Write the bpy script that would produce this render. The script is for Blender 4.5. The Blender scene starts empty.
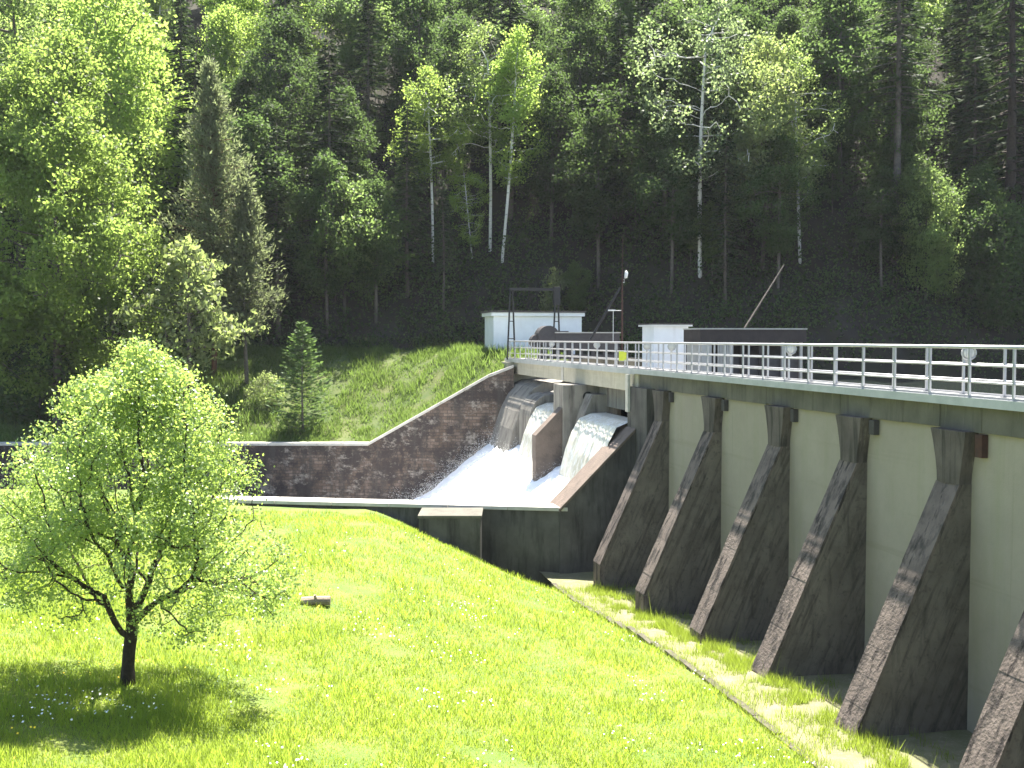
import bpy, math, random
import numpy as np
from mathutils import Vector, noise

R = math.radians
random.seed(7)
RNG = np.random.default_rng(7)
scene = bpy.context.scene
COL = scene.collection

# ------------------------------------------------------------------ camera
F = 1100.0
PITCH = math.atan(46 / F)
cam_d = bpy.data.cameras.new("camera")
cam = bpy.data.objects.new("camera", cam_d)
COL.objects.link(cam)
cam_d.sensor_width = 36.0
cam_d.lens = F / 1024 * 36.0
cam_d.clip_start = 0.1
cam_d.clip_end = 5000
cam.location = (0, 0, 0)
cam.rotation_euler = (R(90) - PITCH, 0, 0)
scene.camera = cam


def ray(px, py):
    u = (px - 512) / F
    v = (384 - py) / F
    return np.array([u, math.cos(PITCH) + v * math.sin(PITCH), -math.sin(PITCH) + v * math.cos(PITCH)])


def at(px, py, Y):
    r = ray(px, py)
    return r * (Y / r[1])


# ------------------------------------------------------------------ light
SUN_EL, SUN_AZ = 67.0, 19.0
world = bpy.data.worlds.new("World")
scene.world = world
world.use_nodes = True
nt = world.node_tree
nt.nodes.clear()
sky = nt.nodes.new("ShaderNodeTexSky")
sky.sky_type = 'NISHITA'
sky.sun_disc = False
sky.sun_elevation = R(SUN_EL)
sky.sun_rotation = R(SUN_AZ)
bg = nt.nodes.new("ShaderNodeBackground")
bg.inputs[1].default_value = 0.075
out = nt.nodes.new("ShaderNodeOutputWorld")
nt.links.new(sky.outputs[0], bg.inputs[0])
nt.links.new(bg.outputs[0], out.inputs[0])
sd = bpy.data.lights.new("sun", 'SUN')
sd.energy = 5.0
sd.angle = R(0.5)
sd.color = (1.0, 0.95, 0.86)
sun = bpy.data.objects.new("sun", sd)
COL.objects.link(sun)
SV = Vector((math.sin(R(SUN_AZ)) * math.cos(R(SUN_EL)), math.cos(R(SUN_AZ)) * math.cos(R(SUN_EL)), math.sin(R(SUN_EL))))
sun.rotation_euler = SV.to_track_quat('Z', 'Y').to_euler()
sun.location = (20, 60, 80)
vs = scene.view_settings
vs.view_transform = 'Standard'
vs.look = 'None'
vs.exposure = 2.35
vs.gamma = 1
vs.use_curve_mapping = False
scene.cycles.max_bounces = 8
scene.cycles.transparent_max_bounces = 8

# ------------------------------------------------------------------ tagging
def tag(o, label=None, cat=None, group=None, kind=None):
    if label: o["label"] = label
    if cat: o["category"] = cat
    if group: o["group"] = group
    if kind: o["kind"] = kind
    return o


def empty(name, loc=(0, 0, 0), rz=0):
    o = bpy.data.objects.new(name, None)
    COL.objects.link(o)
    o.location = loc
    o.rotation_euler = (0, 0, rz)
    o.empty_display_size = 0.3
    return o


def link(name, me, m, parent=None):
    o = bpy.data.objects.new(name, me)
    COL.objects.link(o)
    if m is not None and not me.materials:
        me.materials.append(m)
    if parent is not None:
        o.parent = parent
    return o


def copy_tree(o, parent=None):
    c = o.copy()
    COL.objects.link(c)
    if parent is not None:
        c.parent = parent
    for ch in list(o.children):
        copy_tree(ch, c)
    return c


# ------------------------------------------------------------------ mesh helpers
class MB:
    def __init__(s):
        s.v = []
        s.f = []
        s.smooth = False

    def add(s, vs, fs):
        b = len(s.v)
        s.v += [tuple(float(q) for q in v) for v in vs]
        s.f += [tuple(b + i for i in f) for f in fs]

    def box(s, x0, x1, y0, y1, z0, z1, fn=None):
        vs = [(x, y, z) for z in (z0, z1) for y in (y0, y1) for x in (x0, x1)]
        if fn: vs = [fn(*v) for v in vs]
        s.add(vs, [(0, 2, 3, 1), (4, 5, 7, 6), (0, 1, 5, 4), (2, 6, 7, 3), (0, 4, 6, 2), (1, 3, 7, 5)])

    def prism(s, poly, a0, a1, fn, sub=1):
        """poly: list of 2-D points, extruded a0..a1, fn(a, p, q) -> xyz"""
        n = len(poly)
        vs = []
        fs = []
        for k in range(sub + 1):
            a = a0 + (a1 - a0) * k / sub
            vs += [fn(a, p[0], p[1]) for p in poly]
        fs.append(tuple(range(n))[::-1])
        fs.append(tuple(range(sub * n, sub * n + n)))
        for k in range(sub):
            for i in range(n):
                j = (i + 1) % n
                fs.append((k * n + i, k * n + j, (k + 1) * n + j, (k + 1) * n + i))
        s.add(vs, fs)

    def tube(s, pts, rad, n=8):
        pts = [Vector(tuple(p)) for p in pts]
        if not isinstance(rad, (list, tuple)): rad = [rad] * len(pts)
        vs, fs = [], []
        for i, p in enumerate(pts):
            d = (pts[min(i + 1, len(pts) - 1)] - pts[max(i - 1, 0)]).normalized()
            a = Vector((0, 0, 1)) if abs(d.z) < 0.9 else Vector((1, 0, 0))
            u = d.cross(a).normalized()
            w = d.cross(u).normalized()
            for k in range(n):
                t = 2 * math.pi * k / n
                vs.append(p + (u * math.cos(t) + w * math.sin(t)) * rad[i])
        for i in range(len(pts) - 1):
            for k in range(n):
                k2 = (k + 1) % n
                fs.append((i * n + k, i * n + k2, (i + 1) * n + k2, (i + 1) * n + k))
        fs.append(tuple(range(n))[::-1])
        fs.append(tuple(range((len(pts) - 1) * n, len(pts) * n)))
        s.add(vs, fs)

    def build(s, name, m, parent=None, smooth=False, bevel=0):
        me = bpy.data.meshes.new(name)
        me.from_pydata(s.v, [], s.f)
        import bmesh
        bm = bmesh.new()
        bm.from_mesh(me)
        bmesh.ops.recalc_face_normals(bm, faces=bm.faces)
        if bevel:
            es = [e for e in bm.edges if len(e.link_faces) == 2 and e.calc_face_angle(0) > 0.5]
            bmesh.ops.bevel(bm, geom=es, offset=bevel, segments=2, affect='EDGES', profile=0.6)
        bm.to_mesh(me)
        bm.free()
        if smooth:
            me.polygons.foreach_set("use_smooth", [True] * len(me.polygons))
        return link(name, me, m, parent)


def np_mesh(name, V, Fc, smooth=False):
    V = np.asarray(V, dtype=np.float32)
    Fc = np.asarray(Fc, dtype=np.int32)
    me = bpy.data.meshes.new(name)
    k = Fc.shape[1]
    me.vertices.add(len(V))
    me.vertices.foreach_set("co", V.ravel())
    me.loops.add(Fc.size)
    me.loops.foreach_set("vertex_index", Fc.ravel())
    me.polygons.add(len(Fc))
    me.polygons.foreach_set("loop_start", np.arange(0, Fc.size, k, dtype=np.int32))
    try:
        me.polygons.foreach_set("loop_total", np.full(len(Fc), k, dtype=np.int32))
    except Exception:
        pass
    if smooth:
        me.polygons.foreach_set("use_smooth", np.ones(len(Fc), dtype=bool))
    me.update(calc_edges=True)
    return me


def grid_mesh(name, fn, us, vs_, smooth=True):
    V = np.array([fn(u, v) for v in vs_ for u in us])
    nu, nv = len(us), len(vs_)
    Fc = []
    for j in range(nv - 1):
        for i in range(nu - 1):
            a = j * nu + i
            Fc.append((a, a + 1, a + nu + 1, a + nu))
    return np_mesh(name, V, Fc, smooth)


# ------------------------------------------------------------------ materials
def newmat(name):
    m = bpy.data.materials.new(name)
    m.use_nodes = True
    t = m.node_tree
    t.nodes.clear()
    o = t.nodes.new("ShaderNodeOutputMaterial")
    return m, t, o


def N(t, typ, **kw):
    n = t.nodes.new(typ)
    for k, v in kw.items():
        setattr(n, k, v)
    return n


def coords(t, scale=(1, 1, 1), rot=(0, 0, 0)):
    tc = N(t, "ShaderNodeTexCoord")
    mp = N(t, "ShaderNodeMapping")
    mp.inputs["Scale"].default_value = scale
    mp.inputs["Rotation"].default_value = rot
    t.links.new(tc.outputs["Object"], mp.inputs["Vector"])
    return mp.outputs[0]


def tilted(t, st):
    # (sx, sy, sz, tilt in degrees about Y): stretched along a leaning direction
    tc = N(t, "ShaderNodeTexCoord")
    mp = N(t, "ShaderNodeMapping", vector_type='TEXTURE')
    mp.inputs["Rotation"].default_value = (0, R(st[3]), 0)
    mp.inputs["Scale"].default_value = (1 / st[0], 1 / st[1], 1 / st[2])
    t.links.new(tc.outputs["Object"], mp.inputs["Vector"])
    return mp.outputs[0]


def noise_fac(t, vec, scale, detail=6, rough=0.6, lo=0.35, hi=0.65):
    n = N(t, "ShaderNodeTexNoise")
    n.inputs["Scale"].default_value = scale
    n.inputs["Detail"].default_value = detail
    n.inputs["Roughness"].default_value = rough
    t.links.new(vec, n.inputs["Vector"])
    mr = N(t, "ShaderNodeMapRange")
    mr.inputs["From Min"].default_value = lo
    mr.inputs["From Max"].default_value = hi
    t.links.new(n.outputs["Fac"], mr.inputs["Value"])
    return mr.outputs[0], n.outputs["Fac"]


def mix(t, fac, a, b, mode='MIX'):
    m = N(t, "ShaderNodeMix", data_type='RGBA', blend_type=mode)
    for sock, val in ((m.inputs["Factor"], fac), (m.inputs[6], a), (m.inputs[7], b)):
        if hasattr(val, "is_linked") or hasattr(val, "links"):
            t.links.new(val, sock)
        elif isinstance(val, (int, float)):
            sock.default_value = val
        else:
            sock.default_value = tuple(val) + (1,) * (4 - len(val))
    return m.outputs[2]


def surf(name, c1, c2, scale=2.0, rough=0.85, bump=0.3, layers=(), metal=0.0, bscale=None, spec=0.3, lo=0.35, hi=0.65):
    """two-tone noise base plus stain layers (colour, (sx,sy,sz) stretch, scale, lo, hi, strength)"""
    m, t, o = newmat(name)
    vec = coords(t)
    f, raw = noise_fac(t, vec, scale, lo=lo, hi=hi)
    c = mix(t, f, c1, c2)
    for (lc, st, sc, l0, h0, amt) in layers:
        v2 = coords(t, st) if len(st) == 3 else tilted(t, st)
        f2, _ = noise_fac(t, v2, sc, detail=8, rough=0.65, lo=l0, hi=h0)
        mm = N(t, "ShaderNodeMath", operation='MULTIPLY')
        mm.inputs[1].default_value = amt
        t.links.new(f2, mm.inputs[0])
        c = mix(t, mm.outputs[0], c, lc)
    p = N(t, "ShaderNodeBsdfPrincipled")
    p.inputs["Roughness"].default_value = rough
    p.inputs["Metallic"].default_value = metal
    p.inputs["Specular IOR Level"].default_value = spec
    t.links.new(c, p.inputs["Base Color"])
    if bump:
        v3 = coords(t)
        n = N(t, "ShaderNodeTexNoise")
        n.inputs["Scale"].default_value = bscale or scale * 8
        n.inputs["Detail"].default_value = 8
        t.links.new(v3, n.inputs["Vector"])
        b = N(t, "ShaderNodeBump")
        b.inputs["Strength"].default_value = bump
        b.inputs["Distance"].default_value = 0.03
        t.links.new(n.outputs["Fac"], b.inputs["Height"])
        t.links.new(b.outputs[0], p.inputs["Normal"])
    t.links.new(p.outputs[0], o.inputs[0])
    return m


def leafmat(name, c1, c2, trans=(0.2, 0.3, 0.03), tmix=0.45, rough=0.45, spec=0.4):
    m, t, o = newmat(name)
    g = N(t, "ShaderNodeNewGeometry")
    oi = N(t, "ShaderNodeObjectInfo")
    c = mix(t, g.outputs["Random Per Island"], c1, c2)
    hs = N(t, "ShaderNodeHueSaturation")
    mr = N(t, "ShaderNodeMapRange")
    mr.inputs["To Min"].default_value = 0.75
    mr.inputs["To Max"].default_value = 1.25
    t.links.new(oi.outputs["Random"], mr.inputs["Value"])
    t.links.new(mr.outputs[0], hs.inputs["Value"])
    t.links.new(c, hs.inputs["Color"])
    p = N(t, "ShaderNodeBsdfPrincipled")
    p.inputs["Roughness"].default_value = rough
    p.inputs["Specular IOR Level"].default_value = spec
    t.links.new(hs.outputs[0], p.inputs["Base Color"])
    tr = N(t, "ShaderNodeBsdfTranslucent")
    hs2 = N(t, "ShaderNodeHueSaturation")
    hs2.inputs["Color"].default_value = tuple(trans) + (1,)
    t.links.new(mr.outputs[0], hs2.inputs["Value"])
    t.links.new(hs2.outputs[0], tr.inputs[0])
    ms = N(t, "ShaderNodeMixShader")
    ms.inputs[0].default_value = tmix
    t.links.new(p.outputs[0], ms.inputs[1])
    t.links.new(tr.outputs[0], ms.inputs[2])
    t.links.new(ms.outputs[0], o.inputs[0])
    return m


def masonry(name):
    """coursed dark stone wall with damp lower half and pale lime patches"""
    m, t, o = newmat(name)
    vec = coords(t, (1, 1, 1), (R(90), 0, 0))
    b = N(t, "ShaderNodeTexBrick")
    b.inputs["Scale"].default_value = 1.0
    b.inputs["Brick Width"].default_value = 0.5
    b.inputs["Row Height"].default_value = 0.19
    b.inputs["Mortar Size"].default_value = 0.018
    b.inputs["Mortar Smooth"].default_value = 0.3
    b.inputs["Bias"].default_value = -0.2
    b.inputs["Color1"].default_value = (0.095, 0.062, 0.042, 1)
    b.inputs["Color2"].default_value = (0.20, 0.15, 0.115, 1)
    b.inputs["Mortar"].default_value = (0.05, 0.04, 0.032, 1)
    t.links.new(vec, b.inputs["Vector"])
    v2 = coords(t, (1, 1, 0.8))
    f, _ = noise_fac(t, v2, 0.35, detail=9, rough=0.78, lo=0.42, hi=0.52)
    c = mix(t, f, b.outputs["Color"], (0.03, 0.021, 0.018))
    f3, _ = noise_fac(t, coords(t, (1, 1, 1.6)), 0.9, detail=10, rough=0.78, lo=0.54, hi=0.64)
    c = mix(t, f3, c, (0.25, 0.22, 0.185))
    f4, _ = noise_fac(t, coords(t, (2.5, 2.5, 0.3)), 1.2, detail=7, lo=0.5, hi=0.75)
    c = mix(t, f4, c, (0.05, 0.042, 0.036))
    p = N(t, "ShaderNodeBsdfPrincipled")
    p.inputs["Roughness"].default_value = 0.8
    t.links.new(c, p.inputs["Base Color"])
    n = N(t, "ShaderNodeTexNoise")
    n.inputs["Scale"].default_value = 9
    n.inputs["Detail"].default_value = 8
    t.links.new(coords(t), n.inputs["Vector"])
    ad = N(t, "ShaderNodeMath", operation='SUBTRACT')
    t.links.new(n.outputs["Fac"], ad.inputs[0])
    t.links.new(b.outputs["Fac"], ad.inputs[1])
    bp = N(t, "ShaderNodeBump")
    bp.inputs["Strength"].default_value = 0.6
    bp.inputs["Distance"].default_value = 0.05
    t.links.new(ad.outputs[0], bp.inputs["Height"])
    t.links.new(bp.outputs[0], p.inputs["Normal"])
    t.links.new(p.outputs[0], o.inputs[0])
    return m


M = {}
M['face'] = surf('painted_dam_face', (0.27, 0.236, 0.187), (0.315, 0.276, 0.22), 0.5, 0.8, 0.12,
                 layers=[((0.22, 0.22, 0.13), (1.5, 1.5, 0.12), 1.6, 0.5, 0.8, 0.5), ((0.22, 0.21, 0.16), (1, 1, 1), 5, 0.5, 0.75, 0.35), ((0.2, 0.18, 0.12), (0.05, 0.05, 2.2), 1.0, 0.58, 0.66, 0.3), ((0.16, 0.15, 0.09), (3.5, 3.5, 0.1), 1.0, 0.6, 0.75, 0.5)], bscale=30)
M['butt'] = surf('weathered_buttress_concrete', (0.185, 0.145, 0.122), (0.115, 0.09, 0.076), 1.2, 0.9, 0.8,
                 layers=[((0.035, 0.03, 0.027), (2.5, 2.5, 0.4), 1.6, 0.48, 0.62, 0.8), ((0.25, 0.22, 0.19), (4, 4, 0.4), 1.5, 0.6, 0.75, 0.5),
                         ((0.028, 0.022, 0.02), (2.2, 1.2, 0.35, 24), 3.2, 0.55, 0.61, 0.95)], bscale=14)
M['head'] = surf('streaked_buttress_head', (0.12, 0.10, 0.088), (0.075, 0.062, 0.054), 1.2, 0.9, 0.6,
                 layers=[((0.035, 0.03, 0.027), (4, 4, 0.25), 1.6, 0.48, 0.62, 0.8), ((0.26, 0.24, 0.2), (6, 6, 0.25), 1.5, 0.6, 0.72, 0.6)], bscale=14)
M['side'] = surf('dark_buttress_side', (0.185, 0.155, 0.125), (0.11, 0.092, 0.075), 0.9, 0.9, 0.9,
                 layers=[((0.045, 0.038, 0.032), (4, 2, 0.35, 24), 1.6, 0.48, 0.66, 0.75), ((0.04, 0.035, 0.03), (3, 3, 0.5), 1.3, 0.54, 0.7, 0.7), ((0.15, 0.135, 0.11), (2, 2, 1), 1.0, 0.56, 0.78, 0.6), ((0.025, 0.022, 0.02), (1, 1, 1), 7, 0.55, 0.7, 0.5)], bscale=10)
M['beam'] = surf('grey_crest_beam', (0.135, 0.125, 0.10), (0.085, 0.08, 0.064), 1.0, 0.9, 0.4,
                 layers=[((0.06, 0.055, 0.045), (2.5, 2.5, 0.25), 1.8, 0.52, 0.68, 0.75), ((0.22, 0.21, 0.17), (3, 3, 0.4), 2.5, 0.6, 0.75, 0.5)])
M['dark'] = surf('damp_dark_concrete', (0.10, 0.095, 0.085), (0.06, 0.055, 0.05), 0.8, 0.75, 0.5,
                 layers=[((0.022, 0.02, 0.019), (2, 2, 0.35), 1.2, 0.48, 0.66, 0.85), ((0.16, 0.15, 0.13), (2.5, 2.5, 0.3), 1.4, 0.62, 0.8, 0.5)])
M['pale'] = surf('pale_concrete', (0.44, 0.40, 0.31), (0.36, 0.33, 0.26), 1.5, 0.85, 0.3,
                 layers=[((0.2, 0.18, 0.14), (2.5, 2.5, 0.3), 1.5, 0.56, 0.75, 0.6), ((0.5, 0.46, 0.36), (0.3, 0.3, 6), 1.5, 0.5, 0.7, 0.4)])
M['grey'] = surf('grey_pier_concrete', (0.26, 0.24, 0.205), (0.19, 0.175, 0.15), 0.8, 0.85, 0.4,
                 layers=[((0.06, 0.053, 0.046), (2, 2, 0.3), 1.2, 0.46, 0.66, 0.8)])
M['coping'] = surf('light_coping_stone', (0.50, 0.47, 0.42), (0.38, 0.36, 0.32), 2, 0.85, 0.3,
                   layers=[((0.2, 0.18, 0.15), (1, 1, 1), 4, 0.58, 0.75, 0.6)])
M['wing'] = surf('brown_training_wall', (0.17, 0.13, 0.105), (0.12, 0.095, 0.078), 2, 0.9, 0.6,
                 layers=[((0.08, 0.065, 0.055), (1, 1, 1), 3, 0.54, 0.7, 0.7)])
M['mason'] = masonry('dark_coursed_masonry')
M['deck'] = surf('deck_concrete', (0.55, 0.53, 0.50), (0.45, 0.44, 0.41), 2, 0.85, 0.2)
M['edge'] = surf('zinc_deck_edge', (0.45, 0.455, 0.45), (0.37, 0.38, 0.375), 2, 0.6, 0.05, metal=0.2)
M['rail'] = surf('galvanised_steel', (0.40, 0.40, 0.41), (0.33, 0.33, 0.34), 6, 0.45, 0.05, metal=0.55)
M['rust'] = surf('rusty_steel', (0.075, 0.034, 0.024), (0.045, 0.024, 0.018), 8, 0.8, 0.3)
M['black'] = surf('black_painted_steel', (0.014, 0.014, 0.015), (0.022, 0.021, 0.02), 6, 0.5, 0.1)
M['white'] = surf('white_render', (0.74, 0.76, 0.77), (0.68, 0.70, 0.71), 1.5, 0.8, 0.1,
                  layers=[((0.5, 0.5, 0.48), (1.5, 1.5, 0.2), 2, 0.58, 0.8, 0.5)])
M['roofdark'] = surf('dark_roof_felt', (0.05, 0.045, 0.042), (0.08, 0.07, 0.065), 4, 0.85, 0.2)
M['shed'] = surf('dark_stained_timber', (0.05, 0.04, 0.036), (0.035, 0.028, 0.026), 3, 0.8, 0.3)
M['shedpale'] = surf('pale_boarding', (0.42, 0.40, 0.36), (0.34, 0.32, 0.29), 3, 0.8, 0.2)
M['machine'] = surf('dark_grey_machinery', (0.045, 0.04, 0.042), (0.06, 0.055, 0.055), 4, 0.6, 0.1)
M['lampw'] = surf('white_lamp_housing', (0.7, 0.7, 0.68), (0.6, 0.6, 0.58), 8, 0.4, 0.05)
M['glass'] = surf('frosted_lamp_glass', (0.5, 0.5, 0.48), (0.42, 0.42, 0.40), 20, 0.15, 0.0)
M['yellow'] = surf('yellow_sign_paint', (0.62, 0.62, 0.06), (0.55, 0.56, 0.05), 5, 0.5, 0.0)
M['bark'] = surf('dark_bark', (0.055, 0.04, 0.03), (0.025, 0.019, 0.015), 12, 0.9, 0.8, layers=[((0.1, 0.08, 0.06), (3, 3, 0.6), 6, 0.58, 0.75, 0.5)])
M['barkgrey'] = surf('grey_bark', (0.13, 0.11, 0.09), (0.07, 0.06, 0.05), 5, 0.9, 0.5)
M['barkred'] = surf('reddish_pine_bark', (0.16, 0.075, 0.045), (0.08, 0.045, 0.03), 4, 0.9, 0.5)
M['birchbark'] = surf('white_birch_bark', (0.62, 0.60, 0.55), (0.50, 0.48, 0.44), 2, 0.8, 0.2,
                      layers=[((0.06, 0.055, 0.05), (1, 1, 3.5), 2.2, 0.58, 0.64, 0.9)])
M['log'] = surf('weathered_log', (0.3, 0.24, 0.18), (0.2, 0.16, 0.12), 5, 0.9, 0.5)
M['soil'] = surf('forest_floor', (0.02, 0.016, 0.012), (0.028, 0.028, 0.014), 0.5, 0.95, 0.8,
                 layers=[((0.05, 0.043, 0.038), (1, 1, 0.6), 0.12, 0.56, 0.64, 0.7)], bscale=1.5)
M['meadow'] = surf('meadow_turf', (0.075, 0.12, 0.022), (0.13, 0.15, 0.035), 0.6, 0.95, 0.6, layers=[((0.15, 0.14, 0.04), (1, 1, 1), 2.5, 0.55, 0.7, 0.5)])
M['bank'] = surf('bank_turf', (0.05, 0.08, 0.02), (0.09, 0.10, 0.032), 0.5, 0.95, 0.6)
M['gravel'] = surf('sandy_gravel', (0.21, 0.185, 0.115), (0.15, 0.14, 0.075), 3, 0.95, 0.7,
                   layers=[((0.10, 0.125, 0.035), (1, 1, 1), 1.4, 0.38, 0.68, 0.7), ((0.32, 0.28, 0.21), (1, 1, 1), 18, 0.56, 0.7, 0.6)], bscale=40)
M['kerb'] = surf('mossy_kerb_stone', (0.11, 0.095, 0.075), (0.05, 0.045, 0.032), 4, 0.9, 0.6)
M['foam'] = surf('white_foaming_water', (0.92, 0.91, 0.88), (0.88, 0.87, 0.85), 2.5, 0.6, 0.4, bscale=6, spec=0.5)
M['sheet'] = surf('falling_water', (0.74, 0.70, 0.58), (0.5, 0.47, 0.36), 1.0, 0.35, 0.5,
                  layers=[((0.85, 0.86, 0.85), (5, 5, 0.5), 2.0, 0.48, 0.62, 0.85)], bscale=6, spec=0.6)
M['water'] = surf('dark_water', (0.02, 0.03, 0.025), (0.03, 0.035, 0.03), 1, 0.06, 0.25, bscale=3, spec=0.5)

M['lf_apple'] = leafmat('orchard_leaf', (0.075, 0.125, 0.045), (0.15, 0.19, 0.09), (0.44, 0.58, 0.12), 0.5, 0.4, 0.75)
M['lf_bright'] = leafmat('bright_broad_leaf', (0.075, 0.12, 0.018), (0.125, 0.165, 0.03), (0.42, 0.58, 0.12), 0.56, 0.5, 0.3)
M['lf_mid'] = leafmat('mid_green_leaf', (0.04, 0.072, 0.014), (0.075, 0.11, 0.025), (0.27, 0.39, 0.11), 0.52, 0.5, 0.25)
M['lf_dark'] = leafmat('dark_green_leaf', (0.024, 0.046, 0.014), (0.045, 0.07, 0.02), (0.14, 0.22, 0.06), 0.44, 0.6, 0.15)  # dark tone also carries the shade of the lower wood
M['lf_pale'] = leafmat('pale_grey_green_leaf', (0.10, 0.12, 0.055), (0.15, 0.165, 0.085), (0.32, 0.40, 0.12), 0.5, 0.5, 0.3)
M['lf_birch'] = leafmat('birch_leaf', (0.065, 0.105, 0.025), (0.11, 0.14, 0.04), (0.40, 0.54, 0.15), 0.54, 0.5, 0.3)
M['lf_muted'] = leafmat('muted_birch_leaf', (0.05, 0.075, 0.032), (0.09, 0.11, 0.055), (0.25, 0.33, 0.13), 0.48, 0.5, 0.3)
M['nd_spruce'] = leafmat('spruce_needle', (0.02, 0.036, 0.014), (0.035, 0.052, 0.02), (0.06, 0.095, 0.03), 0.3, 0.65, 0.1)
M['nd_young'] = leafmat('young_spruce_needle', (0.045, 0.08, 0.025), (0.075, 0.11, 0.04), (0.13, 0.21, 0.05), 0.35, 0.6, 0.15)
M['nd_pine'] = leafmat('pine_needle', (0.085, 0.105, 0.052), (0.135, 0.145, 0.08), (0.25, 0.3, 0.13), 0.48, 0.6, 0.15)
M['grass'] = leafmat('meadow_grass_blade', (0.075, 0.12, 0.02), (0.14, 0.165, 0.035), (0.46, 0.60, 0.07), 0.55, 0.45, 0.3)
M['grassb'] = leafmat('bank_grass_blade', (0.04, 0.07, 0.018), (0.09, 0.115, 0.035), (0.20, 0.30, 0.06), 0.48, 0.5, 0.2)
M['fl_white'] = surf('white_petal', (0.75, 0.76, 0.72), (0.65, 0.66, 0.6), 5, 0.6, 0)
M['fl_yellow'] = surf('yellow_petal', (0.75, 0.5, 0.02), (0.7, 0.55, 0.03), 5, 0.6, 0)

# ------------------------------------------------------------------ dam frame of reference
D0 = np.array([10.15, 21.8])
ANG = R(12.4)
Dd = np.array([-math.sin(ANG), math.cos(ANG)])          # along the crest, away from the camera
Dn = np.array([-math.cos(ANG), -math.sin(ANG)])         # downstream (left)


def P(s, t, z):
    q = D0 + Dd * s + Dn * t
    return (q[0], q[1], z)


def damXY(x, y):
    v = np.array([x, y]) - D0
    return float(v @ Dd), float(v @ Dn)


# ------------------------------------------------------------------ terrain heights
def sst(x):
    x = min(1.0, max(0.0, x))
    return x * x * (3 - 2 * x)


def nz(x, y, s=1.0, z=0.0):
    return noise.noise(Vector((x * s, y * s, z)))


TK = 4.25     # kerb distance from the dam face


def kerb_z(y):
    return -8.35 - 0.9 * sst((y - 26) / 14)


def meadow_z(x, y):
    s, t = damXY(x, y)
    d = t - TK
    zk = kerb_z(y)
    pl = -6.62 + 0.12 * nz(x, y, 0.12) + 0.05 * nz(x, y, 0.5, 3)
    W = 12.5 - 6.0 * sst((y - 22) / 18)
    k = min(1, max(0, d / W))
    k = 0.5 * k + 0.5 * sst(k)
    z = zk + (pl - zk) * k
    if y > 40: z -= 0.25 * sst((y - 40) / 3) * (1 - k) * 2
    if y > 39: z -= 0.32 * sst((y - 39) / 4)
    if x < -11 and y > 36: z += 0.55 * sst((-11 - x) / 4) * sst((y - 36) / 6)
    if x < -5: z += 0.35 * sst((-5 - x) / 6) * sst((34 - y) / 14)
    if y < 16:
        z = max(z, -1.65 - 0.315 * max(y, 0)) if y > 0 else -1.65
    return z


def wall_top(x):
    if x > -0.1: return -1.75
    if x > -8.6: return -1.75 + (x + 0.1) / 8.5 * 4.68
    return -6.43


def far_z(x, y):
    Y0 = 81.5 + 1.5 * nz(x, 0, 0.06) - (5.5 * sst((x - 4) / 10))
    if x < 3.5:
        zt = -0.95
        zb = wall_top(x) + (zt - wall_top(x)) * sst((y - 66.3) / (13.5 - 9.0 * sst((x + 7) / 6)))
        if x < -19: zb -= 2.2 * sst((-19 - x) / 10) * sst((y - 68) / 6)
    else:
        zb = -1.3 if y > 70 and x < 9 else -6
        if y > 73 and x >= 9: zb = -6 + 5 * sst((y - 73) / 4)
    q = y - Y0
    if q <= 0: return zb
    if q < 13: h = q * 1.12
    elif q < 50: h = 14.5 + (q - 13) * 0.80
    else: h = 44 + (q - 50) * 0.45
    h += (nz(x, y, 0.09, 5) * 3.0 + nz(x, y, 0.28, 9) * 1.4) * sst(q / 8)
    return zb + h


def hit(px, py, y0=66.5, y1=170):
    r = ray(px, py)
    y = y0
    while y < y1:
        p = r * (y / r[1])
        if p[2] <= far_z(p[0], p[1]): return p
        y += 0.15
    return r * (y1 / r[1])


# ---- ground sheet, meadow, bank, hillside, water
mb = MB()
mb.add([(-700, -700, -13.2), (700, -700, -13.2), (700, 700, -13.2), (-700, 700, -13.2)], [(0, 1, 2, 3)])
tag(mb.build('ground', M['bank']), kind='structure')


def near_wall_y(x):          # front face of the near channel wall
    return 43.25 + (2.0 - x) * 0.159


def meadow_fn(u, v):
    y = -8 + v * 51.0
    xr = D0[0] + Dn[0] * TK + Dd[0] * ((y - D0[1] - Dn[1] * TK) / Dd[1])
    x = xr - (u ** 1.6) * 62
    if v > 0.86:
        k = (v - 0.86) / 0.14
        yb = near_wall_y(x) + 0.05
        y = (-8 + 0.86 * 51.0) + k * (yb - (-8 + 0.86 * 51.0))
    return (x, y, meadow_z(x, y))


us = np.linspace(0, 1, 90)
me = grid_mesh('meadow', meadow_fn, us, np.linspace(0, 1, 110))
tag(link('meadow', me, M['meadow']), kind='structure')

# gravel strip at the dam toe
ss = np.linspace(-32, 23.5, 80)


def strip_fn(t, s):
    p = P(s, t, 0)
    return (p[0], p[1], kerb_z(p[1]) - 0.06 + 0.05 * nz(p[0], p[1], 0.8) - 0.02 * (t < 0.3))


tag(link('gravel_path', grid_mesh('gravel_path', strip_fn, np.linspace(-0.4, TK - 0.05, 14), ss), M['gravel']), kind='structure')
mb = MB()
for i in range(46):
    s0 = -30 + i * 1.1
    if s0 > 19.6: break
    p = P(s0, TK, 0)
    z = kerb_z(p[1])
    dz = random.uniform(-0.02, 0.03)
    dt = random.uniform(-0.03, 0.03)
    mb.prism([(TK - 0.09 + dt, z - 0.3), (TK + 0.09 + dt, z - 0.3), (TK + 0.09 + dt, z + 0.06 + dz), (TK - 0.09 + dt, z + 0.06 + dz)], s0, s0 + 1.085, lambda a, p_, q_: P(a, p_, q_))
tag(mb.build('kerb', M['kerb'], bevel=0.02), kind='structure')

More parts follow.
